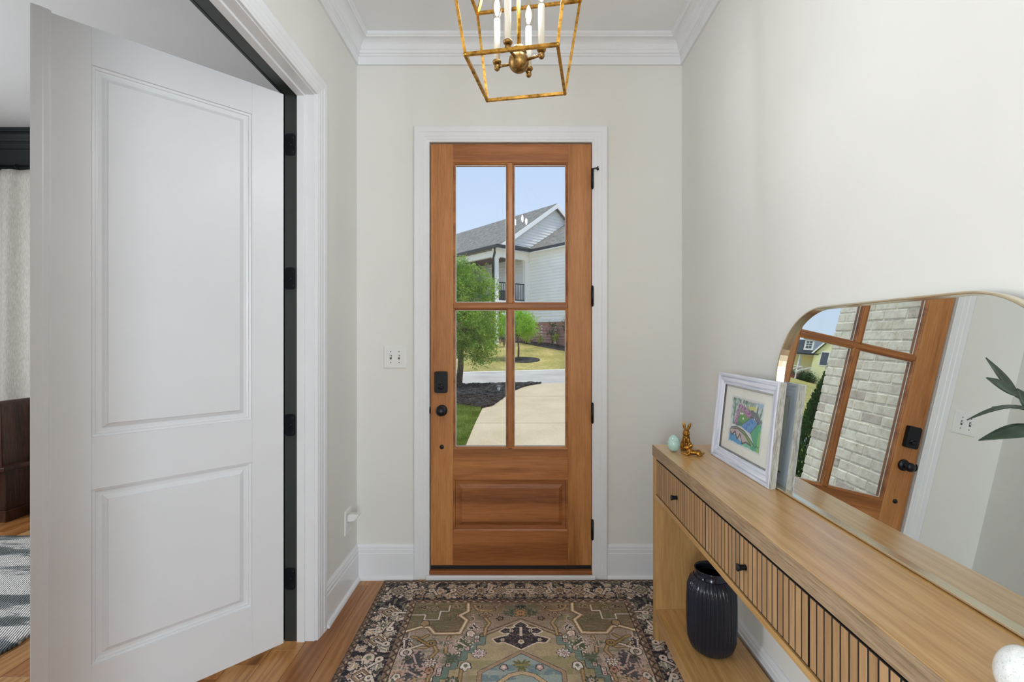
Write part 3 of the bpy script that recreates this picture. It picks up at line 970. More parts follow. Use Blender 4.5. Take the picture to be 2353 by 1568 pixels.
gb_ = MB()
pl = rr_off(-0.0055)
gb_.add([(x, 0.0, z) for x, z in pl] + [(x, -0.004, z) for x, z in pl],
        [tuple(range(n_)), tuple(reversed(range(n_, 2 * n_)))] + [(k, (k + 1) % n_, n_ + (k + 1) % n_, n_ + k) for k in range(n_)])
gb_.build('mirror_glass', 'mirror_glass', mi, local=True)
bp = MB()
pl = rr_off(-0.003)
bp.add([(x, -0.0045, z) for x, z in pl] + [(x, -0.0062, z) for x, z in pl],
       [tuple(range(n_)), tuple(reversed(range(n_, 2 * n_)))] + [(k, (k + 1) % n_, n_ + (k + 1) % n_, n_ + k) for k in range(n_)])
bp.build('backing_board', 'black_rubber', mi, local=True)

# ------------------------------------------------------------------ framed watercolour
pf = thing('picture_frame', 'whitewashed picture frame with a watercolour garden bridge, leaning on the console', 'picture frame', (0.822, 1.760, CH))
pf.rotation_euler = (0, 0, 0)
lean = math.atan2(0.037, 0.348)
FW, FH, FD = 0.460, 0.350, 0.024
# local: x along the picture from its left to its right as seen (world -Y), y = into the wall (+X), z up the picture
Mp = Matrix(((0, 1, 0), (-1, 0, 0), (0, 0, 1))).to_4x4()
Mp = Matrix.Rotation(lean, 4, 'Y') @ Mp
pf.rotation_euler = Mp.to_euler()
pf.location = (0.812, 1.760, CH + 0.001)
fprof = [(0, 0.0), (0, -FD), (0.004, -FD - 0.002), (0.012, -FD - 0.001), (0.0135, -FD + 0.005), (0.015, -FD + 0.005), (0.017, -FD + 0.0015), (0.031, -FD + 0.004), (0.0335, -FD + 0.010), (0.0355, -FD + 0.010), (0.037, -FD + 0.007), (0.043, -FD + 0.008), (0.046, -FD + 0.012), (0.046, 0.0)]
# (u inwards, t along local y; y=0 is the back)
sides = (((-FW / 2, 0, 0), (FW / 2, 0, 0), (0, 0, 1)), ((FW / 2, 0, FH), (-FW / 2, 0, FH), (0, 0, -1)),
         ((-FW / 2, 0, FH), (-FW / 2, 0, 0), (1, 0, 0)), ((FW / 2, 0, 0), (FW / 2, 0, FH), (-1, 0, 0)))
for a, b, nu in sides:
    a2 = (a[0], FD, a[2]); b2 = (b[0], FD, b[2])
    MB().mold(fprof, a2, b2, nu, (0, 1, 0), 1, 1).build('frame_bar', 'whitewashed_bar' if nu[2] else 'whitewashed_upright', pf, local=True)
e_ = 0.0005
for a, b in ((-FW / 2 - e_, -FW / 2), (FW / 2, FW / 2 + e_)):
    tag(MB().box(a, b, 0.0015, FD - 0.0005, 0.001, FH - 0.001).build('frame_side', 'frame_side_weave', pf, local=True), 'grey woven-look side of the frame')
fil = MB().rings(-FW / 2 + 0.046, FW / 2 - 0.046, 0.046, FH - 0.046, [(0, 0.0), (0.0, 0.010), (0.004, 0.010), (0.004, 0.0)], 0.0125 - 0.0005, 1, close=False)
fil.build('fillet', 'dark_fillet', pf, local=True)
MB().box(-FW / 2 + 0.045, FW / 2 - 0.045, 0.018, 0.022, 0.045, FH - 0.045).build('mat', 'mat_board', pf, local=True)
MB().box(-FW / 2 + 0.045, FW / 2 - 0.045, 0.0135, 0.0150, 0.045, FH - 0.045).build('glass', 'picture_glass', pf, local=True)

# the watercolour: pattern laid out on the picture's own unit square
def hom(src):
    A, bvec = [], []
    for (x, y), (u, w) in zip(src, ((0, 1), (1, 1), (1, 0), (0, 0))):
        A += [[x, y, 1, 0, 0, 0, -u * x, -u * y], [0, 0, 0, x, y, 1, -w * x, -w * y]]
        bvec += [u, w]
    h = np.linalg.solve(np.array(A, float), np.array(bvec, float))
    return lambda x, y: ((h[0] * x + h[1] * y + h[2]) / (h[6] * x + h[7] * y + 1), (h[3] * x + h[4] * y + h[5]) / (h[6] * x + h[7] * y + 1))
HP = hom(((345, 140), (955, 310), (780, 1260), (245, 1015)))
def inpoly(U, W, pts):
    pts = [HP(*p) for p in pts]
    m = np.zeros(U.shape, bool)
    j = len(pts) - 1
    for i in range(len(pts)):
        (xi, yi), (xj, yj) = pts[i], pts[j]
        c = ((yi > W) != (yj > W)) & (U < (xj - xi) * (W - yi) / (yj - yi + 1e-12) + xi)
        m ^= c
        j = i
    return m
def dline(U, W, pts):
    pts = [HP(*p) for p in pts]
    d = np.full(U.shape, 9.0)
    for (x0, y0), (x1, y1) in zip(pts[:-1], pts[1:]):
        dx, dy = x1 - x0, y1 - y0
        t_ = np.clip(((U - x0) * dx + (W - y0) * dy) / (dx * dx + dy * dy + 1e-12), 0, 1)
        d = np.minimum(d, np.hypot(U - x0 - t_ * dx, (W - y0 - t_ * dy) * 0.75))
    return d
def vnoise(x, y, seed=0):
    g = np.random.default_rng(seed).random((64, 64))
    xi, yi = np.floor(x).astype(int), np.floor(y).astype(int)
    fx, fy = x - xi, y - yi
    fx, fy = fx * fx * (3 - 2 * fx), fy * fy * (3 - 2 * fy)
    a, b = g[yi % 64, xi % 64], g[yi % 64, (xi + 1) % 64]
    c, d = g[(yi + 1) % 64, xi % 64], g[(yi + 1) % 64, (xi + 1) % 64]
    return (a * (1 - fx) + b * fx) * (1 - fy) + (c * (1 - fx) + d * fx) * fy
def grid_mesh(name, xs, ys, colour, mat, z=0.0, to3d=None):
    nx, ny = len(xs), len(ys)
    X, Y = np.meshgrid(xs, ys)
    P = np.stack([X, Y, np.full_like(X, z)], -1).reshape(-1, 3) if to3d is None else to3d(X, Y).reshape(-1, 3)
    me = bpy.data.meshes.new(name)
    i = (np.arange(ny - 1)[:, None] * nx + np.arange(nx - 1)[None, :]).ravel()
    q = np.stack([i, i + 1, i + nx + 1, i + nx], -1)
    nf = len(q)
    me.vertices.add(len(P)); me.vertices.foreach_set('co', P.astype(np.float32).ravel())
    me.loops.add(nf * 4); me.loops.foreach_set('vertex_index', q.astype(np.int32).ravel())
    me.polygons.add(nf)
    me.polygons.foreach_set('loop_start', np.arange(0, nf * 4, 4, dtype=np.int32))
    me.update(calc_edges=True)
    at = me.color_attributes.new('Col', 'FLOAT_COLOR', 'POINT')
    c = colour.reshape(-1, 3) / 255.0
    c = np.where(c <= 0.04045, c / 12.92, ((c + 0.055) / 1.055) ** 2.4)
    at.data.foreach_set('color', np.concatenate([c, np.ones((len(c), 1))], 1).astype(np.float32).ravel())
    me.materials.append(MATS[mat])
    return me
us, ws = np.linspace(0, 1, 170), np.linspace(0, 1, 128)
U, W = np.meshgrid(us, ws)
C = np.zeros(U.shape + (3,)); C[:] = (206, 214, 214)
def lay(m, col, a=1.0):
    global C
    m = (m * a)[..., None] if m.dtype != bool else (m.astype(float) * a)[..., None]
    C = C * (1 - m) + np.array(col, float) * m
strk = vnoise(U * 46, W * 9, 1)
lay((strk > 0.5) & (W > 0.45), (140, 170, 158), 0.9)
lay((vnoise(U * 60, W * 12, 2) > 0.62) & (W > 0.4), (70, 112, 100), 0.9)
lay((vnoise(U * 30, W * 6, 3) > 0.7) & (U < 0.25), (78, 112, 84), 0.9)
lay(inpoly(U, W, [(760, 260), (955, 310), (935, 430), (840, 400)]), (150, 184, 216), 0.8)
lay(inpoly(U, W, [(640, 380), (780, 390), (770, 500), (690, 460), (630, 430)]) & (vnoise(U * 40, W * 30, 4) > 0.35), (206, 206, 110), 0.9)
lay(inpoly(U, W, [(620, 460), (720, 450), (800, 540), (890, 720), (800, 720), (740, 580), (640, 570)]), (88, 100, 112), 0.85)
lay(inpoly(U, W, [(440, 470), (560, 470), (690, 600), (470, 750), (400, 730)]), (86, 150, 84))
lay(inpoly(U, W, [(410, 640), (520, 700), (440, 750), (390, 740)]), (52, 122, 104), 0.9)
pk = np.minimum(dline(U, W, [(400, 670), (430, 520), (480, 390), (540, 430), (640, 540)]), 1)
lay((pk < 0.055) & (vnoise(U * 46, W * 34, 5) > 0.25), (178, 128, 172))
lay((pk < 0.05) & (vnoise(U * 60, W * 44, 6) > 0.66), (122, 66, 122))
lay(inpoly(U, W, [(690, 590), (790, 700), (640, 890), (470, 750)]), (84, 146, 204))
lay(inpoly(U, W, [(690, 590), (790, 700), (640, 890), (470, 750)]) & (vnoise(U * 50, W * 16, 7) > 0.6), (58, 112, 178), 0.8)
lay(inpoly(U, W, [(790, 720), (885, 740), (780, 1260), (560, 1160), (690, 1080), (640, 880)]), (70, 158, 118))
lay(inpoly(U, W, [(880, 800), (850, 960), (790, 1250), (720, 1230), (760, 1000), (800, 870)]), (130, 184, 104))
lay(inpoly(U, W, [(260, 880), (330, 870), (500, 1060), (500, 1110), (245, 1015)]), (72, 150, 206))
lay(inpoly(U, W, [(500, 1060), (620, 1060), (640, 1190), (480, 1100)]), (106, 186, 150))
lay(inpoly(U, W, [(250, 870), (300, 790), (420, 800), (560, 920), (640, 1100), (540, 1040), (490, 1060), (480, 960), (400, 980), (380, 870), (320, 900)]), (186, 170, 172))
lay(inpoly(U, W, [(400, 760), (540, 840), (690, 1080), (630, 1100), (540, 930), (420, 800)]), (112, 168, 100))
for pts, wd in (([(250, 880), (310, 770), (420, 770), (540, 850), (640, 1000), (690, 1090)], 0.009), ([(300, 790), (420, 800), (560, 920), (640, 1100)], 0.008),
                ([(255, 880), (290, 850), (320, 905), (375, 850), (405, 985), (460, 900), (490, 1060), (560, 1040), (640, 1100)], 0.013),
                ([(640, 890), (790, 710)], 0.006), ([(470, 750), (690, 595)], 0.005), ([(660, 580), (740, 600), (800, 720)], 0.008)):
    lay(dline(U, W, pts) < wd, (62, 58, 66), 0.85)
for p in ((490, 515), (525, 520), (530, 615)):
    q = HP(*p)
    lay(np.hypot(U - q[0], W - q[1]) < 0.024, (232, 236, 228))
lay(dline(U, W, [(700, 1100), (720, 1130), (740, 1100), (760, 1140), (785, 1110), (790, 1150), (770, 1150)]) < 0.005, (40, 60, 48))
edge = np.minimum(np.minimum(U, 1 - U), np.minimum(W, 1 - W) * 0.75)
lay(edge < 0.02 + 0.015 * vnoise(U * 30, W * 30, 8), (212, 218, 220))
C = C * 0.82 + 255 * 0.18
pic_me = grid_mesh('watercolour', us, ws, C, 'watercolour_print', to3d=lambda a, b: np.stack([-0.123 + 0.246 * a, np.full_like(a, 0.0176), 0.083 + 0.184 * b], -1))
place(pic_me, 'watercolour', pf, (0, 0, 0))

# ------------------------------------------------------------------ eggs, rabbits
def egg(name, mat, label, x, y, w, h):
    o = thing(name, label, 'egg', (x, y, CH))
    pr = []
    for k in range(25):
        a = math.pi * k / 24
        z = h / 2 - h / 2 * math.cos(a)
        r = w / 2 * math.sin(a) * (1 + 0.11 * math.cos(a)) / 1.0
        pr.append((max(r, 0), z))
    pr = [(r, max(z, 0.0012)) for r, z in pr]
    pr = [p for i, p in enumerate(pr) if i == 0 or p[1] > pr[i - 1][1] + 1e-6 or p[0] != pr[i - 1][0]]
    MB().lathe([(0, 0.0)] + [(r, z) for r, z in pr if z > 0.0013] , 32, Matrix.Translation((x, y, CH))).build('shell', mat, o)
    return o
egg('speckled_egg', 'robin_egg_glaze', 'pale blue-green speckled egg beside the gold rabbit', 0.672, 2.037, 0.055, 0.072)
egg('speckled_egg', 'white_egg_glaze', 'white speckled egg at the near end of the console', 0.684, 0.640, 0.056, 0.074)

def rabbit(name, label, loc, rz, blobs, s):
    o = thing(name, label, 'figurine', loc, rz)
    b = MB()
    for c, r, e in blobs:
        M = Matrix.Identity(3)
        if e:
            M = Matrix.Rotation(R(e[2]), 3, 'Z') @ Matrix.Rotation(R(e[1]), 3, 'Y') @ Matrix.Rotation(R(e[0]), 3, 'X')
        b.ball([k * s for k in c], tuple(k * s for k in r), M, 20, 14)
    body = b.build('body', 'rabbit_gold', o, local=True, recalc=False)
    rm = body.modifiers.new('remesh', 'REMESH')
    rm.mode = 'VOXEL'
    rm.voxel_size = 0.0011
    sm_ = body.modifiers.new('smooth', 'SMOOTH')
    sm_.factor = 0.5
    sm_.iterations = 3
    rm.use_smooth_shade = True
    return o
# units: centimetres scaled by 0.01; facing -y
sit = [((0, 0.9, 2.5), (2.2, 2.6, 2.5), None), ((0, 0.1, 4.2), (1.75, 1.9, 2.6), (8, 0, 0)), ((0, -0.5, 5.6), (1.45, 1.4, 1.5), None),
       ((0, -0.9, 7.6), (1.45, 1.65, 1.45), (-12, 0, 0)), ((0, -2.2, 7.2), (0.85, 0.7, 0.7), None), ((0.75, -1.7, 7.2), (0.75, 0.8, 0.75), None), ((-0.75, -1.7, 7.2), (0.75, 0.8, 0.75), None),
       ((-0.75, -0.5, 10.2), (0.62, 0.36, 2.1), (4, -10, 0)), ((1.15, -0.4, 10.1), (0.66, 0.36, 2.1), (4, 22, 0)),
       ((0.85, -1.5, 2.8), (0.6, 0.65, 2.7), (4, 0, 0)), ((-0.85, -1.5, 2.8), (0.6, 0.65, 2.7), (4, 0, 0)), ((0.9, -2.1, 0.4), (0.65, 0.95, 0.42), None), ((-0.9, -2.1, 0.4), (0.65, 0.95, 0.42), None),
       ((1.7, 0.5, 1.6), (1.0, 1.9, 1.65), None), ((-1.7, 0.5, 1.6), (1.0, 1.9, 1.65), None), ((1.9, -0.9, 0.45), (0.65, 1.5, 0.46), None), ((-1.9, -0.9, 0.45), (0.65, 1.5, 0.46), None),
       ((0, 3.4, 1.5), (0.9, 0.8, 0.9), None), ((0.62, -2.15, 7.95), (0.22, 0.22, 0.26), None), ((-0.62, -2.15, 7.95), (0.22, 0.22, 0.26), None),
       ((0, -1.5, 5.4), (0.8, 0.7, 0.9), None), ((0.6, -1.3, 4.9), (0.7, 0.7, 0.8), None), ((-0.6, -1.3, 4.9), (0.7, 0.7, 0.8), None)]
rabbit('rabbit_figurine', 'upright gold rabbit figurine sitting with ears raised', (0.738, 2.072, CH), R(-18), sit, 0.01)
# lying rabbit: head at -x, tail at +x, facing -y / -x
lie = [((0.2, 0, 1.35), (3.0, 1.3, 1.15), None), ((1.9, 0.1, 1.35), (1.6, 1.5, 1.3), None), ((-1.7, 0, 1.9), (1.3, 1.1, 1.4), (0, 30, 0)),
       ((-2.6, -0.1, 3.4), (1.35, 1.0, 1.0), (0, -14, 0)), ((-3.7, -0.2, 3.3), (0.7, 0.6, 0.6), None),
       ((-1.8, 0.45, 4.7), (0.55, 0.3, 1.25), (0, 32, 20)), ((-1.3, -0.35, 4.3), (0.5, 0.3, 1.3), (0, 62, -10)),
       ((-2.0, -1.0, 0.9), (0.5, 0.5, 1.1), (0, 20, 0)), ((-2.9, -1.3, 0.4), (1.0, 0.42, 0.4), None), ((-3.4, 0.5, 0.45), (1.3, 0.42, 0.42), None),
       ((1.9, -1.3, 1.1), (0.95, 0.55, 1.05), None), ((2.3, -1.9, 0.45), (0.5, 0.9, 0.42), (0, 0, 25)), ((3.3, -0.9, 0.5), (0.45, 1.0, 0.45), (0, 0, -20)),
       ((3.9, 0.4, 0.8), (0.8, 0.42, 0.42), (0, -12, 15)), ((4.5, 0.5, 1.1), (0.3, 0.3, 0.55), None)]
rabbit('rabbit_figurine', 'small bright gold rabbit figurine lying stretched out beside the egg', (0.733, 1.972, CH), R(-14), lie, 0.0092)

# ------------------------------------------------------------------ ribbed glass vase on the low shelf
vx, vy = 0.765, 1.865
vz = 0.151
vs_t = thing('ribbed_vase', 'dark smoky ribbed glass vase on the low shelf', 'vase', (vx, vy, vz))
vprof = [(0.060, 0.0), (0.072, 0.004), (0.082, 0.015), (0.090, 0.045), (0.0925, 0.10), (0.0925, 0.20), (0.0905, 0.245), (0.082, 0.272), (0.068, 0.287)]
def ribbed(prof, seg, amp, M, inner=False):
    b = MB()
    vs_ = []
    for i, (r, z) in enumerate(prof):
        k0 = min(1, max(0, (z - 0.004) / 0.03)) * min(1, max(0, (0.287 - z) / 0.02))
        for k in range(seg):
            a = 2 * math.pi * k / seg
            rr_ = r + amp * k0 * (abs(math.cos(a * 18)) - 0.6)
            vs_.append(tuple(M @ Vector((rr_ * math.cos(a), rr_ * math.sin(a), z))))
    fs = []
    for i in range(len(prof) - 1):
        for k in range(seg):
            fs.append((i * seg + k, i * seg + (k + 1) % seg, (i + 1) * seg + (k + 1) % seg, (i + 1) * seg + k))
    fs.append(tuple(reversed(range(seg))))
    b.add(vs_, fs, True)
    return b
Mv = Matrix.Translation((vx, vy, vz))
t = NT('smoky_glass')
t.set(Roughness=0.04)
t.b.inputs['Transmission Weight'].default_value = 0.45
t.b.inputs['IOR'].default_value = 1.45
n = t.noise(t.obj_coord(), 8, 2)
t.link(t.ramp(n, [(0.3, (34, 38, 52)), (0.7, (46, 50, 66))]), t.b.inputs['Base Color'])
MATS['smoky_glass'] = t.m
ribbed(vprof, 360, 0.005, Mv).build('body', 'smoky_glass', vs_t, recalc=False)
MB().lathe([(0.068, 0.286), (0.064, 0.290), (0.0635, 0.312), (0.0655, 0.316), (0.063, 0.3175), (0.0605, 0.316), (0.0605, 0.29), (0.062, 0.286)], 48, Mv).build('neck', 'smoky_glass', vs_t)

# ------------------------------------------------------------------ leafy stems in a pot at the near end of the console
pp = thing('potted_plant', 'leafy green stems reaching in front of the mirror at the near end', 'plant', (0.775, 0.575, CH))
MB().lathe([(0.0, 0.0), (0.040, 0.0), (0.048, 0.02), (0.052, 0.07), (0.050, 0.10), (0.046, 0.10), (0.047, 0.07), (0.0, 0.065)], 32, Matrix.Translation((0.775, 0.575, CH))).build('pot', 'planter_ceramic', pp)
def leaf(base, tip, width, up, curl=0.0, blunt=0.5):
    base, tip = Vector(base), Vector(tip)
    d = tip - base
    L = d.length
    ax = d.normalized()
    side = ax.cross(Vector(up)).normalized()
    nrm = side.cross(ax).normalized()
    N = 12
    vs_ = []
    for i in range(N + 1):
        s = i / N
        wv = width * (math.sin(math.pi * min(1, s ** blunt)) * 0.98 if s < 1 else 0) * 0.5 + 0.0006
        c = base + ax * (L * s) + nrm * (curl * math.sin(math.pi * s))
        for q, dn in ((-1, 0.0), (-0.5, -0.1), (0, -0.18), (0.5, -0.1), (1, 0.0)):
            vs_.append(tuple(c + side * (wv * q) + nrm * (dn * wv)))
        for q, dn in ((1, 0.0), (0.5, -0.1), (0, -0.18), (-0.5, -0.1), (-1, 0.0)):
            vs_.append(tuple(c + side * (wv * q * 0.98) + nrm * (dn * wv - 0.0009)))
    fs = []
    for i in range(N):
        for k in range(10):
            fs.append((i * 10 + k, i * 10 + (k + 1) % 10, (i + 1) * 10 + (k + 1) % 10, (i + 1) * 10 + k))
    fs.append(tuple(range(10)))
    fs.append(tuple(reversed(range(N * 10, N * 10 + 10))))
    return MB().add(vs_, fs, True)
def PW(x, y, d):
    return Vector(((x - 1192) * d / F, d, H - (y - 775) * d / F))
stem_pts = [(0.775, 0.575, CH + 0.06), (0.772, 0.59, 1.08), (0.760, 0.615, 1.20), (0.745, 0.64, 1.262)]
st2 = [(0.775, 0.575, CH + 0.06), (0.80, 0.60, 1.15), (0.785, 0.63, 1.27), (0.755, 0.66, 1.31)]
MB().tube(stem_pts, [0.003, 0.0026, 0.002, 0.0015], 8).tube(st2, [0.003, 0.0026, 0.002, 0.0016], 8).build('stem', 'olive_leaf', pp)
for a, b, w, up, cu, bl in (
        (PW(2344, 917, 0.655), PW(2266, 822, 0.665), 0.016, (0.3, -1, 0.2), 0.001, 0.75),
        (PW(2342, 912, 0.65), PW(2267, 868, 0.655), 0.017, (0.3, -1, 0.5), 0.002, 1.0),
        (PW(2390, 950, 0.655), PW(2280, 935, 0.67), 0.010, (0.1, -0.3, 1), 0.004, 0.8),
        (PW(2400, 946, 0.65), PW(2222, 965, 0.655), 0.009, (0.1, -0.25, 1), 0.014, 0.9),
        (PW(2410, 990, 0.645), PW(2249, 1012, 0.65), 0.021, (0.1, -0.75, 0.8), 0.012, 0.9),
        (PW(2370, 945, 0.66), PW(2338, 893, 0.665), 0.022, (0.3, -1, 0.2), 0.001, 0.9),
        (PW(2420, 900, 0.66), PW(2480, 830, 0.66), 0.018, (0.3, -1, 0.2), 0.001, 0.9),
        (PW(2420, 960, 0.64), PW(2500, 920, 0.62), 0.018, (0.1, -0.7, 0.8), 0.004, 0.9),
        (PW(2430, 1060, 0.62), PW(2520, 1010, 0.62), 0.018, (0.1, -0.7, 0.8), 0.004, 0.9)):
    leaf(a, b, w, up, cu, bl).build('leaf', 'olive_leaf', pp, recalc=True)

# ------------------------------------------------------------------ the lantern
lx, ly, lr = 0.0, 1.40, R(-10)
ln = thing('pendant_lantern', 'gold open-frame pendant lantern with four candle bulbs', 'pendant lamp', (lx, ly, ZC))
Ml = Matrix.Translation((lx, ly, 0)) @ Matrix.Rotation(lr, 4, 'Z')
hb, zb, hm, zm, ht, zt = 0.1275, 2.165, 0.1737, 2.488, 0.052, 2.70
bw = 0.0085
cor = lambda h, z: [tuple(Ml @ Vector((sx_ * h, sy * h, z))) for sx_, sy in ((-1, -1), (1, -1), (1, 1), (-1, 1))]
B, Mi, T = cor(hb, zb), cor(hm, zm), cor(ht, zt)
for ring in (B, Mi, T):
    for k in range(4):
        MB().bar(ring[k], ring[(k + 1) % 4], bw).build('frame_bar', 'antique_gold', ln)
for k in range(4):
    MB().bar(B[k], Mi[k], bw).build('frame_bar', 'antique_gold', ln)
    MB().bar(Mi[k], T[k], bw).build('frame_bar', 'antique_gold', ln)
    MB().bar(T[k], (lx, ly, zt + 0.03), bw * 0.8).build('frame_bar', 'antique_gold', ln)
for ring in (B, Mi):
    for p in ring:
        MB().ball(p, 0.0066, u=8, w=6).build('corner_joint', 'antique_gold', ln)
MB().tube([(lx, ly, 2.205), (lx, ly, zt + 0.05)], 0.006, 12).build('stem', 'antique_gold', ln)
MB().ball((lx, ly, 2.204), 0.0305, u=24, w=16).lathe([(0.0, 2.25), (0.017, 2.249), (0.020, 2.245), (0.024, 2.232), (0.0, 2.23)], 20, Matrix.Translation((lx, ly, 0))).build('hub', 'aged_bronze_gold', ln)
for j in range(8):
    zc_ = zt + 0.075 + j * 0.038
    pts = []
    for k in range(17):
        a = 2 * math.pi * k / 16
        q = Vector((0.010 * math.cos(a), 0, 0.024 * math.sin(a)))
        q = Matrix.Rotation(R(90 * (j % 2)), 3, 'Z') @ q
        pts.append((lx + q.x, ly + q.y, zc_ + q.z))
    MB().tube(pts, 0.0022, 6).build('chain_link', 'antique_gold', ln)
MB().lathe([(0.0, ZC - 0.03), (0.012, ZC - 0.03), (0.05, ZC - 0.018), (0.062, ZC - 0.008), (0.062, ZC - 0.0005), (0.0, ZC - 0.0005)], 32, Matrix.Translation((lx, ly, 0))).build('canopy', 'antique_gold', ln)
for k in range(4):
    a = R(-25 + 90 * k)
    cx, cy = lx + 0.073 * math.cos(a), ly + 0.073 * math.sin(a)
    ar = MB().tube([(lx + 0.025 * math.cos(a), ly + 0.025 * math.sin(a), 2.205), (cx, cy, 2.208)], 0.0042, 10).build('arm', 'aged_bronze_gold', ln)
    Mc = Matrix.Translation((cx, cy, 0))
    MB().ball((cx, cy, 2.206), (0.0095, 0.0095, 0.011), u=14, w=10).lathe([(0.0, 2.216), (0.009, 2.216), (0.0125, 2.219), (0.0135, 2.223), (0.0125, 2.226), (0.0, 2.226)], 20, Mc).build('candle_cup', 'aged_bronze_gold', ar)
    MB().lathe([(0.0, 2.224), (0.0095, 2.224), (0.0095, 2.350), (0.0088, 2.352), (0.0, 2.352)], 20, Mc).build('candle_sleeve', 'candle_sleeve', ar)
    bb = MB().lathe([(0.0065, 2.351), (0.0085, 2.358), (0.0135, 2.372), (0.0165, 2.389), (0.0155, 2.404), (0.0105, 2.421), (0.005, 2.433), (0.0, 2.438)], 20, Mc).build('bulb', 'bulb_glass', ar)
    MB().lathe([(0.0, 2.362), (0.004, 2.366), (0.0082, 2.382), (0.0082, 2.396), (0.004, 2.414), (0.0, 2.42)], 12, Mc).build('filament', 'bulb_glow', ar)

# ------------------------------------------------------------------ study: curtain, pew, woven rug
cu = thing('curtain', 'pleated off-white linen curtain on a black rod in the study', 'curtain', (-4.0, 3.80, 0))
MB().tube([(-4.9, 3.805, 2.765), (-2.2, 3.805, 2.765)], 0.014, 12).build('curtain_rod', 'black_metal', cu)
def drape(x0, x1, n):
    vs_, fs = [], []
    M_ = 160
    for j, (z, amp) in enumerate(((2.745, 0.012), (2.66, 0.02), (2.3, 0.032), (1.6, 0.036), (0.9, 0.04), (0.03, 0.044))):
        for i in range(M_ + 1):
            s = i / M_
            ph = 2 * math.pi * n * s + 0.7 * math.sin(s * 19 + j * 0.2)
            vs_.append((x0 + (x1 - x0) * s, 3.81 + amp * math.sin(ph) + 0.004 * math.sin(ph * 2.3 + j * 0.4), z))
    for j in range(5):
        for i in range(M_):
            fs.append((j * (M_ + 1) + i, j * (M_ + 1) + i + 1, (j + 1) * (M_ + 1) + i + 1, (j + 1) * (M_ + 1) + i))
    o = MB().add(vs_, fs, True).build('drape', 'linen', cu)
    so = o.modifiers.new('cloth', 'SOLIDIFY')
    so.thickness = 0.003
    return o
drape(-4.75, -3.15, 7)
for k in range(10):
    x = -4.7 + k * 0.16
    pts = [(x, 3.805 + 0.02 * math.cos(a * math.pi / 8), 2.765 + 0.02 * math.sin(a * math.pi / 8)) for a in range(17)]
    MB().tube(pts, 0.0025, 6).build('curtain_ring', 'black_metal', cu)

pe = thing('pew_bench', 'dark brown wooden bench in the study in front of the curtain', 'bench', (-3.95, 3.63, 0))
MB().mold([(-3.955, 0.0), (-3.872, 0.0), (-3.866, 0.40), (-3.876, 0.86), (-3.884, 0.885), (-3.90, 0.902), (-3.93, 0.902), (-3.95, 0.885), (-3.955, 0.86)], (0, 3.515, 0), (0, 3.76, 0), (1, 0, 0), (0, 0, 1)).build('backrest', 'pew_wood', pe, 0.006, seg=2)
MB().box(-3.955, -3.80, 3.47, 3.76, 0.385, 0.418).build('seat', 'pew_wood', pe, 0.008, seg=2)
MB().box(-3.95, -3.835, 3.512, 3.76, 0.085, 0.385).build('base', 'pew_wood', pe, 0.003)
MB().box(-3.955, -3.826, 3.503, 3.765, 0.0, 0.085).build('plinth', 'pew_wood', pe, 0.004)

sr = MB()
vs_, fs = [], []
nx, ny = 60, 60
for j in range(ny + 1):
    for i in range(nx + 1):
        x = -4.3 + 2.05 * i / nx
        y = 0.9 + 2.35 * j / ny
        if i == nx:
            x += 0.008 * math.sin(j * 2.1)
        vs_.append((x + 0.06 * (y - 2) * 0, y, 0.012 + 0.0015 * math.sin(i * 1.7) * math.sin(j * 1.3)))
for j in range(ny):
    for i in range(nx):
        a = j * (nx + 1) + i
        fs.append((a, a + 1, a + nx + 2, a + nx + 1))
o = sr.add(vs_, fs, True).build('woven_rug', 'woven_rug')
so = o.modifiers.new('pile', 'SOLIDIFY'); so.thickness = 0.011; so.offset = -1
tag(o, 'grey and white striped woven rug on the study floor', 'rug')

# ------------------------------------------------------------------ the hall rug: its woven print computed over its own surface
HWR, LR = 0.765, 2.13
xs = np.linspace(-HWR, HWR, 720)
vfine = np.arange(0, 0.93, 0.003)
vv_ = np.concatenate([vfine, np.linspace(0.94, LR, 95)])
X, V = np.meshgrid(xs, vv_)
A = np.abs(X)
VM = np.minimum(V, LR - V)
C = np.zeros(X.shape + (3,))
n1 = vnoise(A * 9 + 3, VM * 9, 11)
n2 = vnoise(X * 60, V * 400, 12)            # short weft streaks
n3 = vnoise(X * 5 + 7, V * 26, 13)          # abrash bands
ab = np.clip((V - 0.28) / 0.3, 0, 1)[..., None]
C[:] = np.array((118, 102, 84)) * (1 - ab) + np.array((170, 154, 146)) * ab
sal = np.clip((V - 0.66) / 0.12, 0, 1) * np.clip((A - 0.25) / 0.2, 0, 1)
C = C * (1 - sal[..., None]) + np.array((176, 140, 118)) * sal[..., None]
gr = np.clip((n3 - 0.55) * 4, 0, 1)[..., None] * 0.35
C = C * (1 - gr) + np.array((128, 128, 92)) * gr
DARK, CREAM, TAN, OLIVE, TEAL, GOLD, PINK, SAGE, BROWN = (44, 42, 46), (206, 196, 184), (156, 134, 108), (132, 128, 88), (100, 126, 128), (146, 120, 74), (186, 160, 156), (92, 102, 82), (92, 70, 56)
def seg_d(pts, x=None, v=None):
    x = A if x is None else x
    v = VM if v is None else v
    d = np.full(x.shape, 9.0)
    for (x0, y0), (x1, y1) in zip(pts[:-1], pts[1:]):
        dx, dy = x1 - x0, y1 - y0
        t_ = np.clip(((x - x0) * dx + (v - y0) * dy) / (dx * dx + dy * dy + 1e-12), 0, 1)
        d = np.minimum(d, np.hypot(x - x0 - t_ * dx, v - y0 - t_ * dy))
    return d
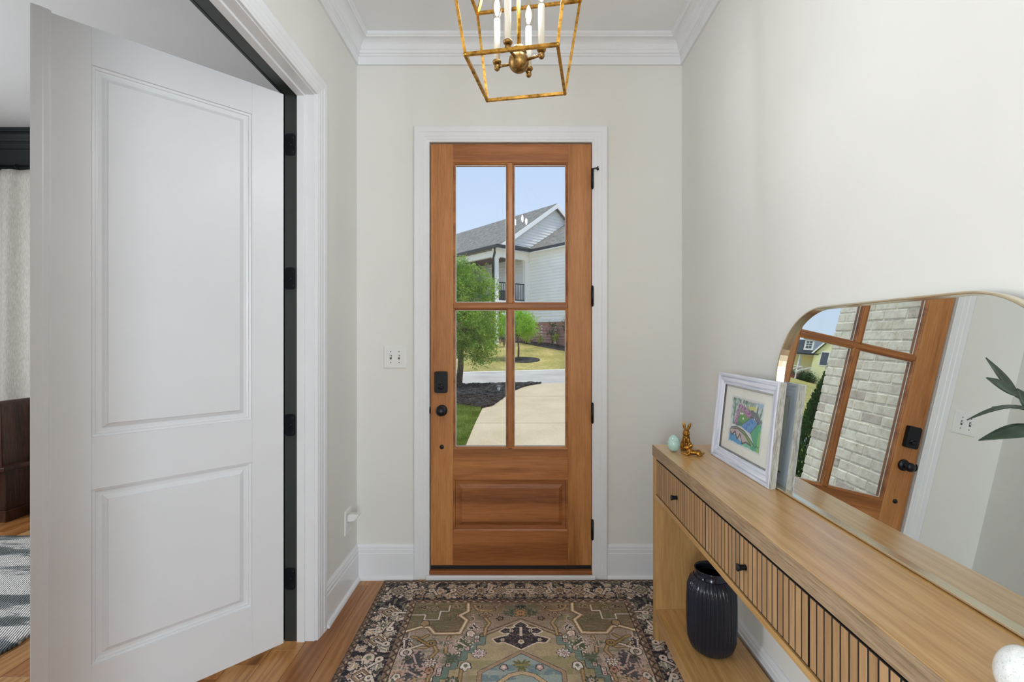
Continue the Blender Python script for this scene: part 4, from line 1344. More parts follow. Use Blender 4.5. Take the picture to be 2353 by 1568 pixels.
def poly_m(pts):
    m = np.zeros(A.shape, bool)
    j = len(pts) - 1
    for i in range(len(pts)):
        (xi, yi), (xj, yj) = pts[i], pts[j]
        m ^= ((yi > VM) != (yj > VM)) & (A < (xj - xi) * (VM - yi) / (yj - yi + 1e-12) + xi)
        j = i
    return m
def window(cx, cv, s):
    return (np.abs(A - cx) < s) & (np.abs(VM - cv) < s)
def paint(idx, col, a=1.0):
    C[idx] = C[idx] * (1 - a) + np.array(col, float) * a
def motif(kind, cx, cv, s, c1=CREAM, c2=TAN, rot=0.0, n=8, out=DARK):
    idx = np.nonzero(window(cx, cv, s * 1.5))
    if len(idx[0]) == 0:
        return
    x, y = A[idx] - cx, VM[idx] - cv
    cr, sr_ = math.cos(rot), math.sin(rot)
    x, y = x * cr + y * sr_, -x * sr_ + y * cr
    r, th = np.hypot(x, y), np.arctan2(y, x)
    def put(m, col, a=0.95):
        ii = (idx[0][m], idx[1][m])
        paint(ii, col, a)
    if kind == 'rosette':
        Rr = s * (0.78 + 0.22 * np.cos(n * th))
        put(r < Rr + 0.005, out); put(r < Rr, c1); put(r < Rr * 0.62, out); put(r < Rr * 0.56, c2); put(r < s * 0.22, out); put(r < s * 0.13, c1)
    elif kind == 'diamond':
        q = np.abs(x) + np.abs(y) * 1.1
        jg = 0.010 * np.sign(np.sin(x * 300 + y * 40))
        put(q < s + jg * 0.6 + 0.005, out); put(q < s + jg * 0.6, c1); put(q < s * 0.78, out, 0.9); put(q < s * 0.70, c2); put(q < s * 0.42, c1); put(q < s * 0.32, out); put(r < s * 0.12, c1)
    elif kind == 'leaf':
        Rr = s * (0.45 + 0.4 * np.abs(np.cos(1.5 * th)) + 0.15 * np.sign(np.sin(11 * th)))
        put(r < Rr + 0.006, c1, 0.9); put(r < Rr, c2); put((np.abs(x) < 0.004) & (r < Rr * 0.8), c1)
    elif kind == 'tulip':
        Rr = s * (0.55 + 0.45 * np.maximum(0, np.sin(th * 1.0)) * np.abs(np.sin(3 * th)))
        put(r < Rr + 0.0045, out); put(r < Rr, c1); put(r < Rr * 0.45, c2)
    elif kind == 'scroll':
        sp_ = np.abs(((th / (2 * math.pi)) + r / s * 1.2) % 1.0 - 0.5)
        put((sp_ < 0.10) & (r < s), out); put((sp_ < 0.055) & (r < s), c1)
    elif kind == 'hook':
        q = np.minimum(np.abs(np.hypot(x - s * 0.3, y) - s * 0.4), np.where(x < 0, np.abs(y + s * 0.35), 9))
        put(q < 0.010, out); put(q < 0.006, c1)
hatch = vnoise(A * 46, VM * 46, 14)
ink = np.abs(hatch - 0.5) < 0.025
paint(ink & (A < 0.54), BROWN, 0.4)
hatch2 = vnoise(A * 30 + 5, VM * 30, 24)
paint((np.abs(hatch2 - 0.42) < 0.022) & (A < 0.54), DARK, 0.55)
paint((np.abs(hatch2 - 0.47) < 0.022) & (A < 0.54), CREAM, 0.5)
paint((hatch2 > 0.74) & (A < 0.54), SAGE, 0.5)
# corner pieces
corner = [(0.60, 0.235), (0.268, 0.235), (0.262, 0.30), (0.30, 0.335), (0.262, 0.375), (0.285, 0.475), (0.40, 0.478), (0.435, 0.43), (0.47, 0.425), (0.60, 0.49)]
cm = poly_m(corner)
paint(cm, (104, 92, 70), 0.75)
paint(cm & (n3 > 0.5), (96, 100, 74), 0.5)
cd = seg_d(corner[1:])
paint(cd < 0.014, DARK, 0.8); paint(cd < 0.011, GOLD); paint(cd < 0.0045, CREAM)
for pts in ([(0.54, 0.33), (0.47, 0.33), (0.47, 0.37), (0.40, 0.37), (0.40, 0.30), (0.36, 0.30), (0.36, 0.25)],):
    d = seg_d(pts); paint(d < 0.007, DARK, 0.8); paint(d < 0.004, CREAM, 0.9)
# stepped medallion
outer = [(0.0, 0.377), (0.175, 0.487), (0.175, 0.548), (0.212, 0.548), (0.212, 0.598), (0.248, 0.598), (0.248, 0.648), (0.283, 0.648), (0.283, 0.70), (0.315, 0.70), (0.315, 0.755), (0.345, 0.755), (0.345, 0.81), (0.38, 0.81), (0.38, 1.2), (0.0, 1.2)]
om = poly_m(outer)
paint(om, (160, 150, 116), 0.86)
paint(om & (n3 > 0.52), (126, 124, 92), 0.6)
paint(om & (hatch > 0.72), (150, 136, 116), 0.7)
stp = seg_d(outer[1:-1])
paint(stp < 0.016, DARK, 0.85); paint(stp < 0.013, (102, 122, 114))
# bead blocks just outside the steps
for i in range(1, len(outer) - 3):
    (x0, y0), (x1, y1) = outer[i], outer[i + 1]
    if abs(x1 - x0) < 1e-6:
        for q in (0.3, 0.75):
            cx, cv = x0 + 0.026, y0 + (y1 - y0) * q
            m = (np.abs(A - cx) < 0.0115) & (np.abs(VM - cv) < 0.0125)
            paint(m, DARK); m = (np.abs(A - cx) < 0.009) & (np.abs(VM - cv) < 0.010); paint(m, CREAM if q < 0.5 else PINK)
            m = (np.abs(A - cx) < 0.003) & (np.abs(VM - cv) < 0.003); paint(m, DARK)
rk = seg_d([(0.0, 0.377), (0.18, 0.49)])
paint(rk < 0.014, DARK, 0.8); paint(rk < 0.011, (112, 96, 76)); paint(rk < 0.003, CREAM, 0.6)
inner = [(0.0, 0.607), (0.168, 0.728), (0.168, 1.2), (0.0, 1.2)]
im = poly_m(inner)
paint(im, (136, 156, 156), 0.92)
paint(im & (n3 > 0.48) & (VM > 0.69), (92, 116, 126), 0.7)
paint(im & (hatch > 0.68), (140, 150, 138), 0.6)
ik = seg_d([(0.0, 0.607), (0.172, 0.731), (0.172, 1.2)])
paint(ik < 0.011, DARK, 0.8); paint(ik < 0.008, (150, 128, 108))
# dark palmette in the point of the medallion
pal = [(0.0, 0.392), (0.018, 0.405), (0.03, 0.418), (0.022, 0.43), (0.05, 0.445), (0.075, 0.44), (0.098, 0.462), (0.078, 0.478), (0.05, 0.475), (0.062, 0.495), (0.095, 0.505), (0.128, 0.52), (0.108, 0.545), (0.075, 0.54), (0.05, 0.555), (0.02, 0.575), (0.0, 0.59)]
pd = seg_d(pal)
pm = poly_m(pal)
pe_ = vnoise(A * 70, VM * 70, 25)
paint(pd < 0.007, CREAM, 0.9); paint(pm, (52, 48, 54)); paint(pm & (np.abs(pe_ - 0.5) < 0.05), (128, 116, 104), 0.8); paint(pm & (pd < 0.004), DARK)
for cx, cv in ((0.045, 0.46), (0.085, 0.525)):
    motif('rosette', cx, cv, 0.013, CREAM, TAN, n=6)
paint((A < 0.0055) & (VM > 0.43) & (VM < 0.50), CREAM, 0.9)
motif('tulip', 0.0, 0.535, 0.022, CREAM, GOLD, n=5)
motif('leaf', 0.0, 0.69, 0.04, OLIVE, (88, 96, 62), rot=1.57)
for x_, v_ in ((0.075, 0.70),):
    motif('tulip', x_, v_, 0.022, PINK, CREAM)
d = seg_d([(0.0, 0.735), (0.05, 0.75), (0.09, 0.79)]); paint(d < 0.012, DARK, 0.7); paint(d < 0.009, (176, 156, 124))
# flowers and stems in the field
motif('rosette', 0.0, 0.315, 0.04, GOLD, (176, 128, 90), n=7)
motif('leaf', 0.055, 0.315, 0.034, SAGE, (70, 74, 62)); motif('leaf', 0.0, 0.262, 0.03, SAGE, DARK)
motif('rosette', 0.172, 0.335, 0.03, TAN, (120, 100, 80), n=4)
motif('rosette', 0.10, 0.362, 0.016, BROWN, TAN, n=5)
for pts in ([(0.172, 0.36), (0.15, 0.40), (0.165, 0.44), (0.168, 0.49)], [(0.235, 0.25), (0.215, 0.29), (0.16, 0.30), (0.13, 0.285)], [(0.39, 0.56), (0.37, 0.60), (0.39, 0.64), (0.37, 0.70), (0.38, 0.78)],
            [(0.33, 0.50), (0.335, 0.56), (0.33, 0.61)], [(0.52, 0.53), (0.47, 0.575), (0.42, 0.575), (0.39, 0.545)], [(0.50, 0.50), (0.455, 0.515), (0.43, 0.49)], [(0.44, 0.72), (0.43, 0.78), (0.45, 0.84)],
            [(0.25, 0.72), (0.25, 0.80)]):
    d = seg_d(pts); paint(d < 0.0105, DARK, 0.7); paint(d < 0.0075, GOLD, 0.9); paint(d < 0.002, CREAM, 0.5)
for k_, cx, cv, s, c1, c2, rot in (('leaf', 0.225, 0.43, 0.024, CREAM, DARK, 0.6), ('tulip', 0.235, 0.475, 0.03, CREAM, PINK, 0.4), ('leaf', 0.262, 0.555, 0.045, CREAM, (70, 78, 62), 0.9),
                                   ('leaf', 0.30, 0.645, 0.036, SAGE, (70, 84, 70), 1.5), ('leaf', 0.455, 0.655, 0.06, PINK, (66, 68, 72), 0.4), ('leaf', 0.45, 0.735, 0.05, PINK, (66, 68, 68), 1.0),
                                   ('rosette', 0.385, 0.672, 0.026, (222, 214, 208), TAN, 0.0), ('tulip', 0.382, 0.715, 0.026, (176, 136, 116), BROWN, 0.0), ('rosette', 0.185, 0.615, 0.03, (216, 206, 208), PINK, 0.0),
                                   ('leaf', 0.35, 0.545, 0.028, PINK, SAGE, 0.0), ('leaf', 0.318, 0.535, 0.02, PINK, SAGE, 2.0), ('tulip', 0.235, 0.69, 0.034, (216, 212, 206), SAGE, 0.0),
                                   ('leaf', 0.525, 0.55, 0.04, CREAM, DARK, 0.2), ('hook', 0.49, 0.60, 0.05, CREAM, TAN, 0.5), ('hook', 0.415, 0.54, 0.04, GOLD, TAN, 2.5), ('leaf', 0.50, 0.70, 0.02, PINK, SAGE, 0.0),
                                   ('scroll', 0.34, 0.335, 0.035, (176, 140, 112), TAN, 0.0), ('rosette', 0.43, 0.28, 0.022, TAN, SAGE, 0.3), ('diamond', 0.49, 0.265, 0.02, TAN, DARK, 0.0), ('tulip', 0.46, 0.395, 0.03, TAN, GOLD, 0.0),
                                   ('leaf', 0.32, 0.255, 0.024, TAN, (80, 84, 66), 0.4), ('leaf', 0.205, 0.262, 0.022, TAN, DARK, 0.0), ('scroll', 0.13, 0.30, 0.026, TAN, TAN, 0.0),
                                   ('leaf', 0.53, 0.78, 0.03, CREAM, SAGE, 0.0), ('rosette', 0.28, 0.78, 0.024, SAGE, CREAM, 0.0), ('scroll', 0.42, 0.80, 0.03, CREAM, TAN, 0.0), ('tulip', 0.51, 0.75, 0.026, CREAM, SAGE, 0.0),
                                   ('diamond', 0.265, 0.505, 0.012, CREAM, DARK, 0.0), ('diamond', 0.49, 0.64, 0.014, SAGE, DARK, 0.0)):
    motif(k_, cx, cv, s, c1, c2, rot)
for cv in np.arange(0.86, LR / 2, 0.09):
    for cx in (0.08, 0.22, 0.33, 0.46):
        motif(('leaf', 'rosette', 'tulip')[int(cv * 100 + cx * 50) % 3], cx + 0.02 * math.sin(cv * 40), cv, 0.034, CREAM, (70, 74, 68), cv * 9)
# main border
E_ = np.minimum(HWR - A, VM)
bm_ = (E_ < 0.195)
bn = vnoise(A * 26, VM * 26, 15); bn2 = vnoise(A * 52 + 9, VM * 52, 16)
paint(bm_, (44, 42, 48))
paint(bm_ & (np.abs(bn - 0.62) < 0.045), (150, 132, 112), 0.9)
paint(bm_ & (np.abs(bn - 0.38) < 0.035), (96, 92, 84), 0.9)
paint(bm_ & (bn2 > 0.76), CREAM, 0.85)
paint(bm_ & (bn2 < 0.2), (112, 116, 96), 0.8)
tc_ = 0.108
k_ = 0
sv = 0.30
while sv < LR / 2:
    typ = ('diamond', 'rosette', 'diamond', 'tulip')[k_ % 4]
    motif(typ, HWR - tc_, sv, (0.062, 0.042, 0.056, 0.044)[k_ % 4], (200, 188, 172), (132, 112, 92) if k_ % 2 == 0 else (104, 112, 96), 0.0, 10)
    motif('leaf', HWR - 0.06, sv + 0.055, 0.022, CREAM, TAN, k_); motif('leaf', HWR - 0.158, sv + 0.055, 0.024, CREAM, (112, 120, 104), -k_)
    motif('hook', HWR - 0.15, sv + 0.02, 0.03, CREAM, TAN, k_ * 1.3); motif('rosette', HWR - 0.06, sv, 0.014, PINK, GOLD, n=5)
    sv += 0.112; k_ += 1
sx2 = 0.0
k_ = 0
while sx2 < 0.60:
    typ = ('rosette', 'diamond', 'rosette', 'diamond', 'tulip')[k_ % 5]
    motif(typ, sx2, tc_, (0.04, 0.05, 0.044, 0.062, 0.04)[k_ % 5], (186, 172, 152), (128, 110, 90) if k_ % 2 else (140, 112, 84), 0.0, 10)
    motif('leaf', sx2 + 0.05, 0.062, 0.022, (188, 176, 158), TAN, k_); motif('leaf', sx2 + 0.05, 0.155, 0.024, (176, 162, 144), (120, 108, 90), -k_)
    motif('hook', sx2 + 0.045, 0.11, 0.03, (196, 184, 166), TAN, k_ * 1.3); motif('rosette', sx2, 0.165, 0.014, TAN, GOLD, n=5)
    sx2 += 0.108; k_ += 1
motif('diamond', HWR - tc_, tc_, 0.06, (186, 172, 152), (110, 108, 92)); motif('rosette', HWR - 0.17, 0.06, 0.03, CREAM, TAN); motif('rosette', HWR - 0.06, 0.17, 0.03, CREAM, TAN)
# guard stripes
S_ = np.where(HWR - A < VM, VM, A)
for lo, hi, per, bgc in ((0.0, 0.030, 0.036, (104, 90, 76)), (0.192, 0.226, 0.044, (120, 102, 86))):
    g = (E_ >= lo) & (E_ < hi)
    paint(g, bgc)
    tt_ = (E_ - lo) / (hi - lo)
    zz = np.abs(((S_ / per) % 1.0) - 0.5) * 2
    paint(g & (np.abs(tt_ - 0.2 - 0.6 * zz) < 0.13), (52, 44, 42), 0.9)
    paint(g & (np.hypot(((S_ / per) % 1.0 - 0.5) * 0.8, tt_ - 0.72) < 0.13), (176, 158, 138), 0.9)
    paint(g & ((tt_ < 0.09) | (tt_ > 0.91)), (48, 40, 40), 0.9)
paint(E_ < 0.006, (70, 58, 50))
# wear: fine weft streaks over the whole print, warmer towards the door end
wear = np.clip((n2 - 0.62) * 2.2, 0, 0.35)[..., None]
C = C * (1 - wear) + np.array((168, 154, 140)) * wear
C *= (0.93 + 0.14 * vnoise(X * 300, V * 300, 17))[..., None]
C *= (0.94 + 0.10 * n1)[..., None]
C = np.clip((C - 44) * 1.2 + 58, 0, 255) * np.array((1.015, 0.985, 0.975))
C = np.clip(C, 0, 255)
def rug3d(a, b):
    return np.stack([a, -b, np.full_like(a, 0.0065)], -1)
rug_me = grid_mesh('hall_rug', xs, vv_, C, 'rug_print', to3d=rug3d)
rg = thing('area_rug', 'vintage-style patterned area rug in front of the front door', 'rug', (0.006, 2.664, 0.0005), R(0.5))
ro = place(rug_me, 'woven_face', rg, (0, 0, 0))
MB().box(-HWR, HWR, -LR, 0, 0.0, 0.006).build('rug_backing', 'dark_fillet', rg, local=True)

# ------------------------------------------------------------------ outdoors: the ground
GY = [(-9, -0.16), (6.0, -0.15), (9.6, -0.02), (12.6, 0.10), (17.2, 0.20), (20, 0.62), (23.2, 1.08), (26, 1.2), (34, 1.6), (60, 3.75), (110, 6.5)]
def g(y):
    for (y0, z0), (y1, z1) in zip(GY[:-1], GY[1:]):
        if y <= y1:
            return z0 + (z1 - z0) * max(0, (y - y0)) / (y1 - y0)
    return GY[-1][1]
def gp(x, y):
    """where the sight line through a photo pixel meets the ground"""
    d = 4.0
    while d < 110:
        if H - (y - 775) * d / F <= g(d):
            break
        d += 0.01
    return ((x - 1192) * d / F, d)
def patch(name, poly, mat, lift, thick=0.12, cuts=None, bumpy=0.0):
    bm = bmesh.new()
    vs_ = [bm.verts.new((x, y, 0)) for x, y in poly]
    bm.faces.new(vs_)
    ys = [p[1] for p in poly]; xs_ = [p[0] for p in poly]
    cl = cuts if cuts else [y for y, _ in GY if min(ys) < y < max(ys)]
    for y in cl:
        bmesh.ops.bisect_plane(bm, geom=list(bm.verts) + list(bm.edges) + list(bm.faces), plane_co=(0, y, 0), plane_no=(0, 1, 0))
    if bumpy:
        for x in np.arange(min(xs_), max(xs_), 0.12)[1:]:
            bmesh.ops.bisect_plane(bm, geom=list(bm.verts) + list(bm.edges) + list(bm.faces), plane_co=(x, 0, 0), plane_no=(1, 0, 0))
    bmesh.ops.triangulate(bm, faces=bm.faces)
    for v in bm.verts:
        e = 0.0
        if bumpy and not v.is_boundary:
            e = bumpy * (0.4 + mnoise.noise((v.co.x * 3, v.co.y * 3, 1.3)))
        v.co.z = g(v.co.y) + lift + e
    bmesh.ops.recalc_face_normals(bm, faces=bm.faces)
    if bm.faces and sum(f.normal.z for f in bm.faces) < 0:
        bmesh.ops.reverse_faces(bm, faces=bm.faces)
    ext = bmesh.ops.extrude_face_region(bm, geom=list(bm.faces))
    top = {q for q in ext['geom'] if isinstance(q, bmesh.types.BMVert)}
    low = [v for v in bm.verts if v not in top]
    for v in low:
        v.co.z -= thick
    bmesh.ops.recalc_face_normals(bm, faces=bm.faces)
    me = bpy.data.meshes.new(name)
    bm.to_mesh(me); bm.free()
    me.materials.append(MATS[mat])
    o = bpy.data.objects.new(name, me)
    COL.objects.link(o)
    return o

far_l, far_r = gp(1047, 856), gp(1299, 849)
near_l, near_r = gp(1047, 887), gp(1299, 881.5)
def ext(p, q, x):
    return (x, p[1] + (q[1] - p[1]) * (x - p[0]) / (q[0] - p[0]))
SFL, SFR = ext(far_l, far_r, -40), ext(far_l, far_r, 30)
SNL, SNR = ext(near_l, near_r, -40), ext(near_l, near_r, 30)
gu = 0.35
tag(patch('street', [SNL, SNR, (SFR[0], SFR[1] - gu), (SFL[0], SFL[1] - gu)], 'asphalt', 0.0, cuts=[11, 12.6, 14, 16, 17.2, 20]), 'pale grey asphalt street across the view', 'street')
tag(patch('street_gutter', [(SFL[0], SFL[1] - gu), (SFR[0], SFR[1] - gu), SFR, SFL], 'gutter_concrete', 0.012, cuts=[12.6, 14, 16, 17.2, 20]), 'pale concrete gutter along the far side of the street', 'gutter')
tag(patch('far_lawn', [SFL, SFR, (60, 40), (60, 105), (-90, 105), (-90, 30)], 'lawn_far', 0.02, cuts=[y for y, _ in GY if y > 12] + [40, 50, 80]), 'dry tan lawn sloping up to the white house', 'lawn')

edge_px = [(1113.5, 940), (1132, 934.6), (1148, 923), (1164.6, 910.5), (1182, 899.6), (1200.7, 891.6), (1220, 887), (1243, 883.6)]
edge = [gp(*p) for p in edge_px]
XW = -0.735
edge[0] = (XW + 0.02, edge[0][1])
y_turn = edge[0][1]
jt = [gp(1150, 974)[1], gp(1200, 912.5)[1]]
end = (edge[-1][0], SNL[1] + (SNR[1] - SNL[1]) * (edge[-1][0] + 40) / 70)
wk = thing('front_walk', 'broad pale concrete walk and drive outside the front door', 'walkway', (0, 6, g(6)))
def slab(poly):
    o = patch('slab', poly, 'concrete', 0.012)
    o.parent = wk
    o.location = -Vector((0, 6, g(6)))
    return o
ge = 0.008
slab([(-0.69, 2.87), (6, 2.87), (6, jt[0] - ge), (XW, jt[0] - ge), (XW, 4.06), (-0.69, 4.06)])
slab([(1.2, -1.2), (7, -1.2), (7, 2.86), (1.2, 2.86)])  # unseen side drive, added so sunlit ground bounces light onto the porch brick
b2 = [(XW, jt[0] + ge), (6, jt[0] + ge), (6, jt[1] - ge)]
mid_pts = [p for p in edge if p[1] < jt[1] - ge]
def edge_x(y):
    for (x0, y0), (x1, y1) in zip(edge[:-1], edge[1:]):
        if y0 <= y <= y1:
            return x0 + (x1 - x0) * (y - y0) / (y1 - y0)
    return edge[-1][0]
slab(b2 + [(edge_x(jt[1]), jt[1] - ge)] + mid_pts[::-1])
slab([(edge_x(jt[1]), jt[1] + ge), (6, jt[1] + ge), (6, SNL[1] + (SNR[1] - SNL[1]) * 46 / 70), end] + [p for p in edge if p[1] > jt[1] + ge][::-1])

m_low = [gp(1047, 931), gp(1080, 935.5), gp(1100, 939)]
mul_poly = [(-4.5, m_low[0][1] + 0.2)] + m_low + edge + [end, ext(near_l, near_r, -4.5)]
tag(patch('mulch_bed', mul_poly, 'mulch', 0.02, cuts=list(np.arange(y_turn - 1, 14, 0.12)), bumpy=0.05), 'black mulch bed around the near tree', 'mulch bed')
ml = thing('mulch_chips', 'loose dark bark chips covering the near mulch bed', 'mulch', (-0.6, 11, g(11)), kind='stuff')
ch = MB()
cr = random.Random(5)
def in_poly(x, y, poly):
    m = False
    j = len(poly) - 1
    for i in range(len(poly)):
        (xi, yi), (xj, yj) = poly[i], poly[j]
        if (yi > y) != (yj > y) and x < (xj - xi) * (y - yi) / (yj - yi) + xi:
            m = not m
        j = i
    return m
def chips(bld, poly, n, x0, x1, y0, y1, s=0.045, lift=0.03):
    k = 0
    while k < n:
        x, y = cr.uniform(x0, x1), cr.uniform(y0, y1)
        if not in_poly(x, y, poly):
            continue
        k += 1
        M_ = Matrix.Translation((x, y, g(y) + lift + cr.uniform(0, 0.035))) @ Matrix.Rotation(cr.uniform(0, 6.3), 4, 'Z') @ Matrix.Rotation(cr.uniform(-0.7, 0.7), 4, 'X')
        L, w = cr.uniform(0.6, 1.6) * s, cr.uniform(0.15, 0.4) * s
        p = [M_ @ Vector(q) for q in ((-L, -w, 0), (L, -w * 0.6, 0.004), (L * 0.8, w, 0), (-L * 0.9, w * 0.8, 0.004), (0, 0, 0.012))]
        bld.add([tuple(q) for q in p], [(0, 1, 4), (1, 2, 4), (2, 3, 4), (3, 0, 4)])
chips(ch, mul_poly, 7000, -2.6, 0.6, y_turn - 0.4, 13.2)
tag(ch.build('bark_chips', 'mulch', ml), kind='stuff')

lawn_poly = [(-14, 4.2), (XW - 0.01, 4.2), (XW - 0.01, y_turn), (edge[0][0], edge[0][1])] + m_low[::-1] + [(-4.5, m_low[0][1] + 0.2), (-4.5, near_l[1]), (-14, ext(near_l, near_r, -14)[1])]
nl = thing('near_lawn', 'green lawn beside the concrete walk', 'lawn', (-2, 6, g(6)))
o = patch('turf', lawn_poly, 'lawn_near', 0.0, cuts=[5, 6, 7, 8, 9, 9.6, 10, 11, 12, 12.6])
o.parent = nl
o.location = -Vector((-2, 6, g(6)))
gb = MB()
for k in range(26000):
    y = cr.uniform(5.6, 10.2)
    x = XW - 0.01 - cr.random() ** 1.3 * 1.3
    if not in_poly(x, y, lawn_poly):
        continue
    a = cr.uniform(0, 6.3); hh = cr.uniform(0.025, 0.06); w = 0.004
    z = g(y)
    dx, dy = math.cos(a) * w, math.sin(a) * w
    lx_, ly_ = cr.uniform(-0.02, 0.02), cr.uniform(-0.02, 0.02)
    gb.add([(x - dx, y - dy, z), (x + dx, y + dy, z), (x + lx_, y + ly_, z + hh)], [(0, 1, 2)])
tag(gb.build('grass', 'grass_blade', nl, recalc=False), kind='stuff')

# ------------------------------------------------------------------ painted brick return of the porch
BX, BY0, BY1 = -0.70, 2.86, 4.035
bw_ = struct(MB().box(-1.058, BX - 0.006, BY0 - 0.008, BY1 - 0.008, -0.16, 3.35).build('wall_porch', 'mortar'), 'cream painted brick wall outside beside the front door')
bk_ = MB().box(-0.05, 0.0, 0, 0.2, 0, 0.066).build('brick', 'cream_brick', None, 0.0055, seg=2)
brick_me = bk_.data
bpy.data.objects.remove(bk_)
br_ = random.Random(9)
row = 0
z = -0.155
while z < 3.25:
    off = 0.0 if row % 2 == 0 else 0.1065
    y = BY1 + off
    while y > BY0 + 0.02:
        y1 = min(y, BY1)
        y0 = max(y - 0.203, BY0)
        if y1 - y0 > 0.02:
            place(brick_me, 'brick', bw_, (BX + br_.uniform(-0.004, 0.002), y0, z + br_.uniform(-0.0015, 0.0015)), (1, (y1 - y0) / 0.2, 1))
        y -= 0.213
    z += 0.0762
    row += 1
# outer face of the front wall around the door
struct(MB().box(-0.70, DX0, 2.85, 2.862, -0.16, 3.35).box(DX1, 1.09, 2.85, 2.862, -0.16, 3.35).box(DX0, DX1, 2.85, 2.862, DZ, 3.35).box(DX0, DX1, 2.74, 2.862, -0.16, 0.02).build('wall_facade', 'siding_white'))

# ------------------------------------------------------------------ trees and shrubs
def leaves(bld, rnd, blobs, n, size, aspect=2.6, clump=26, spread=0.16, droop=0.25):
    """small folded leaves set in clumps inside ellipsoids"""
    tot = sum(b[1][0] * b[1][1] * b[1][2] for b in blobs)
    for c, r in blobs:
        k = max(1, int(n * r[0] * r[1] * r[2] / tot / clump))
        for _ in range(k):
            while True:
                q = Vector((rnd.uniform(-1, 1), rnd.uniform(-1, 1), rnd.uniform(-1, 1)))
                if 0.15 < q.length < 1:
                    break
            q = q * (0.55 + 0.45 * q.length) / max(q.length, 0.4)
            if q.length > 1:
                q.normalize()
            cc = Vector((c[0] + q.x * r[0], c[1] + q.y * r[1], c[2] + q.z * r[2]))
            ax = Vector((rnd.uniform(-1, 1), rnd.uniform(-1, 1), rnd.uniform(-0.6, 0.9))).normalized()
            for _ in range(clump):
                p = cc + ax * rnd.uniform(-1, 1) * spread * 1.6 + Vector((rnd.gauss(0, 1), rnd.gauss(0, 1), rnd.gauss(0, 1))) * spread * 0.45
                d = (ax + Vector((rnd.gauss(0, 0.7), rnd.gauss(0, 0.7), rnd.gauss(0, 0.6) - droop))).normalized()
                s = size * rnd.uniform(0.6, 1.3)
                sd_ = d.cross(Vector((rnd.uniform(-1, 1), rnd.uniform(-1, 1), rnd.uniform(-1, 1)))).normalized() * s / aspect
                nn = d.cross(sd_).normalized() * s * 0.08
                bld.add([tuple(p), tuple(p + d * s * 0.5 + sd_ * 0.5 + nn), tuple(p + d * s), tuple(p + d * s * 0.5 - sd_ * 0.5 + nn)], [(0, 1, 2), (0, 2, 3)])
def limb(bld, rnd, p, d, r, L, lev):
    pts, rad = [p], [r]
    q = Vector(p); dd = Vector(d).normalized()
    for k in range(4):
        dd = (dd + Vector((rnd.uniform(-0.2, 0.2), rnd.uniform(-0.2, 0.2), rnd.uniform(-0.05, 0.2)))).normalized()
        q = q + dd * L / 4
        pts.append(tuple(q)); rad.append(r * (1 - 0.16 * (k + 1)))
        if lev and k >= 1:
            for _ in range(2):
                nd = (dd + Vector((rnd.uniform(-1, 1), rnd.uniform(-1, 1), rnd.uniform(-0.1, 0.7)))).normalized()
                limb(bld, rnd, tuple(q), nd, r * 0.45, L * 0.6, lev - 1)
    bld.tube(pts, rad, 7)
def tree(name, label, base, trunk_top, tr, blobs, n, size, mat, seed, clump=26, spread=0.16, aspect=2.6):
    o = thing(name, label, 'tree', base)
    rnd = random.Random(seed)
    b = MB()
    tp = Vector(trunk_top)
    mid = (Vector(base) + tp) / 2 + Vector((0.02, 0.02, 0))
    b.tube([base, tuple(mid), trunk_top], [tr * 1.25, tr, tr * 0.85], 10)
    for k in range(6):
        a = k * 1.05
        limb(b, rnd, trunk_top, (math.cos(a) * 0.7, math.sin(a) * 0.7, 0.8), tr * 0.55, (blobs[0][1][2]) * 1.3, 1)
    b.build('trunk', 'bark', o)
    lb = MB()
    leaves(lb, rnd, blobs, n, size, aspect, clump, spread)
    tag(lb.build('foliage', mat, o, recalc=False), kind='stuff')
    return o
DT = 12.0
def bl(x, y, rx, rz, d, ry=None):
    p = PW(x, y, d)
    return (tuple(p), (rx * d / F, (ry if ry else rx) * d / F, rz * d / F))
tb = PW(1053, 894, DT); tb.z = g(DT) + 0.01
tree('shade_tree', 'leafy green tree standing in the black mulch bed', tuple(tb), tuple(PW(1060, 792, DT)), 0.075,
     [bl(1046, 606, 30, 26, DT), bl(1052, 636, 34, 40, DT), bl(1022, 680, 70, 70, DT), bl(1092, 640, 38, 34, DT), bl(1120, 668, 28, 26, DT), bl(1078, 690, 46, 40, DT), bl(1050, 745, 80, 52, DT), bl(1108, 745, 40, 38, DT), bl(1090, 790, 52, 40, DT), bl(1112, 810, 28, 28, DT), bl(1030, 790, 50, 36, DT), bl(1098, 834, 18, 10, DT)],
     34000, 0.075, 'leaf_green', 21, 24, 0.10, 3.0)
D2 = gp(1191, 829)[1]
t2 = PW(1191, 829, D2); t2.z = g(D2) + 0.02
tree('young_tree', 'small lime-green tree on the tan lawn', tuple(t2), tuple(PW(1190, 776, D2)), 0.035,
     [bl(1192, 744, 30, 26, D2), bl(1212, 752, 22, 22, D2), bl(1188, 722, 18, 12, D2), bl(1168, 745, 20, 24, D2), bl(1205, 732, 14, 14, D2), bl(1152, 745, 12, 26, D2)],
     12000, 0.08, 'leaf_lime', 22, 24, 0.13, 3.6)
rd = MB()
cx_, cy_ = t2.x + 0.25, t2.y
pts = [(cx_ + 0.62 * math.cos(a * 0.3142) * 1.0, cy_ + 0.55 * math.sin(a * 0.3142)) for a in range(20)]
tag(patch('mulch_ring', pts, 'mulch', 0.045, 0.08), 'ring of black mulch around the small lime-green tree', 'mulch bed')

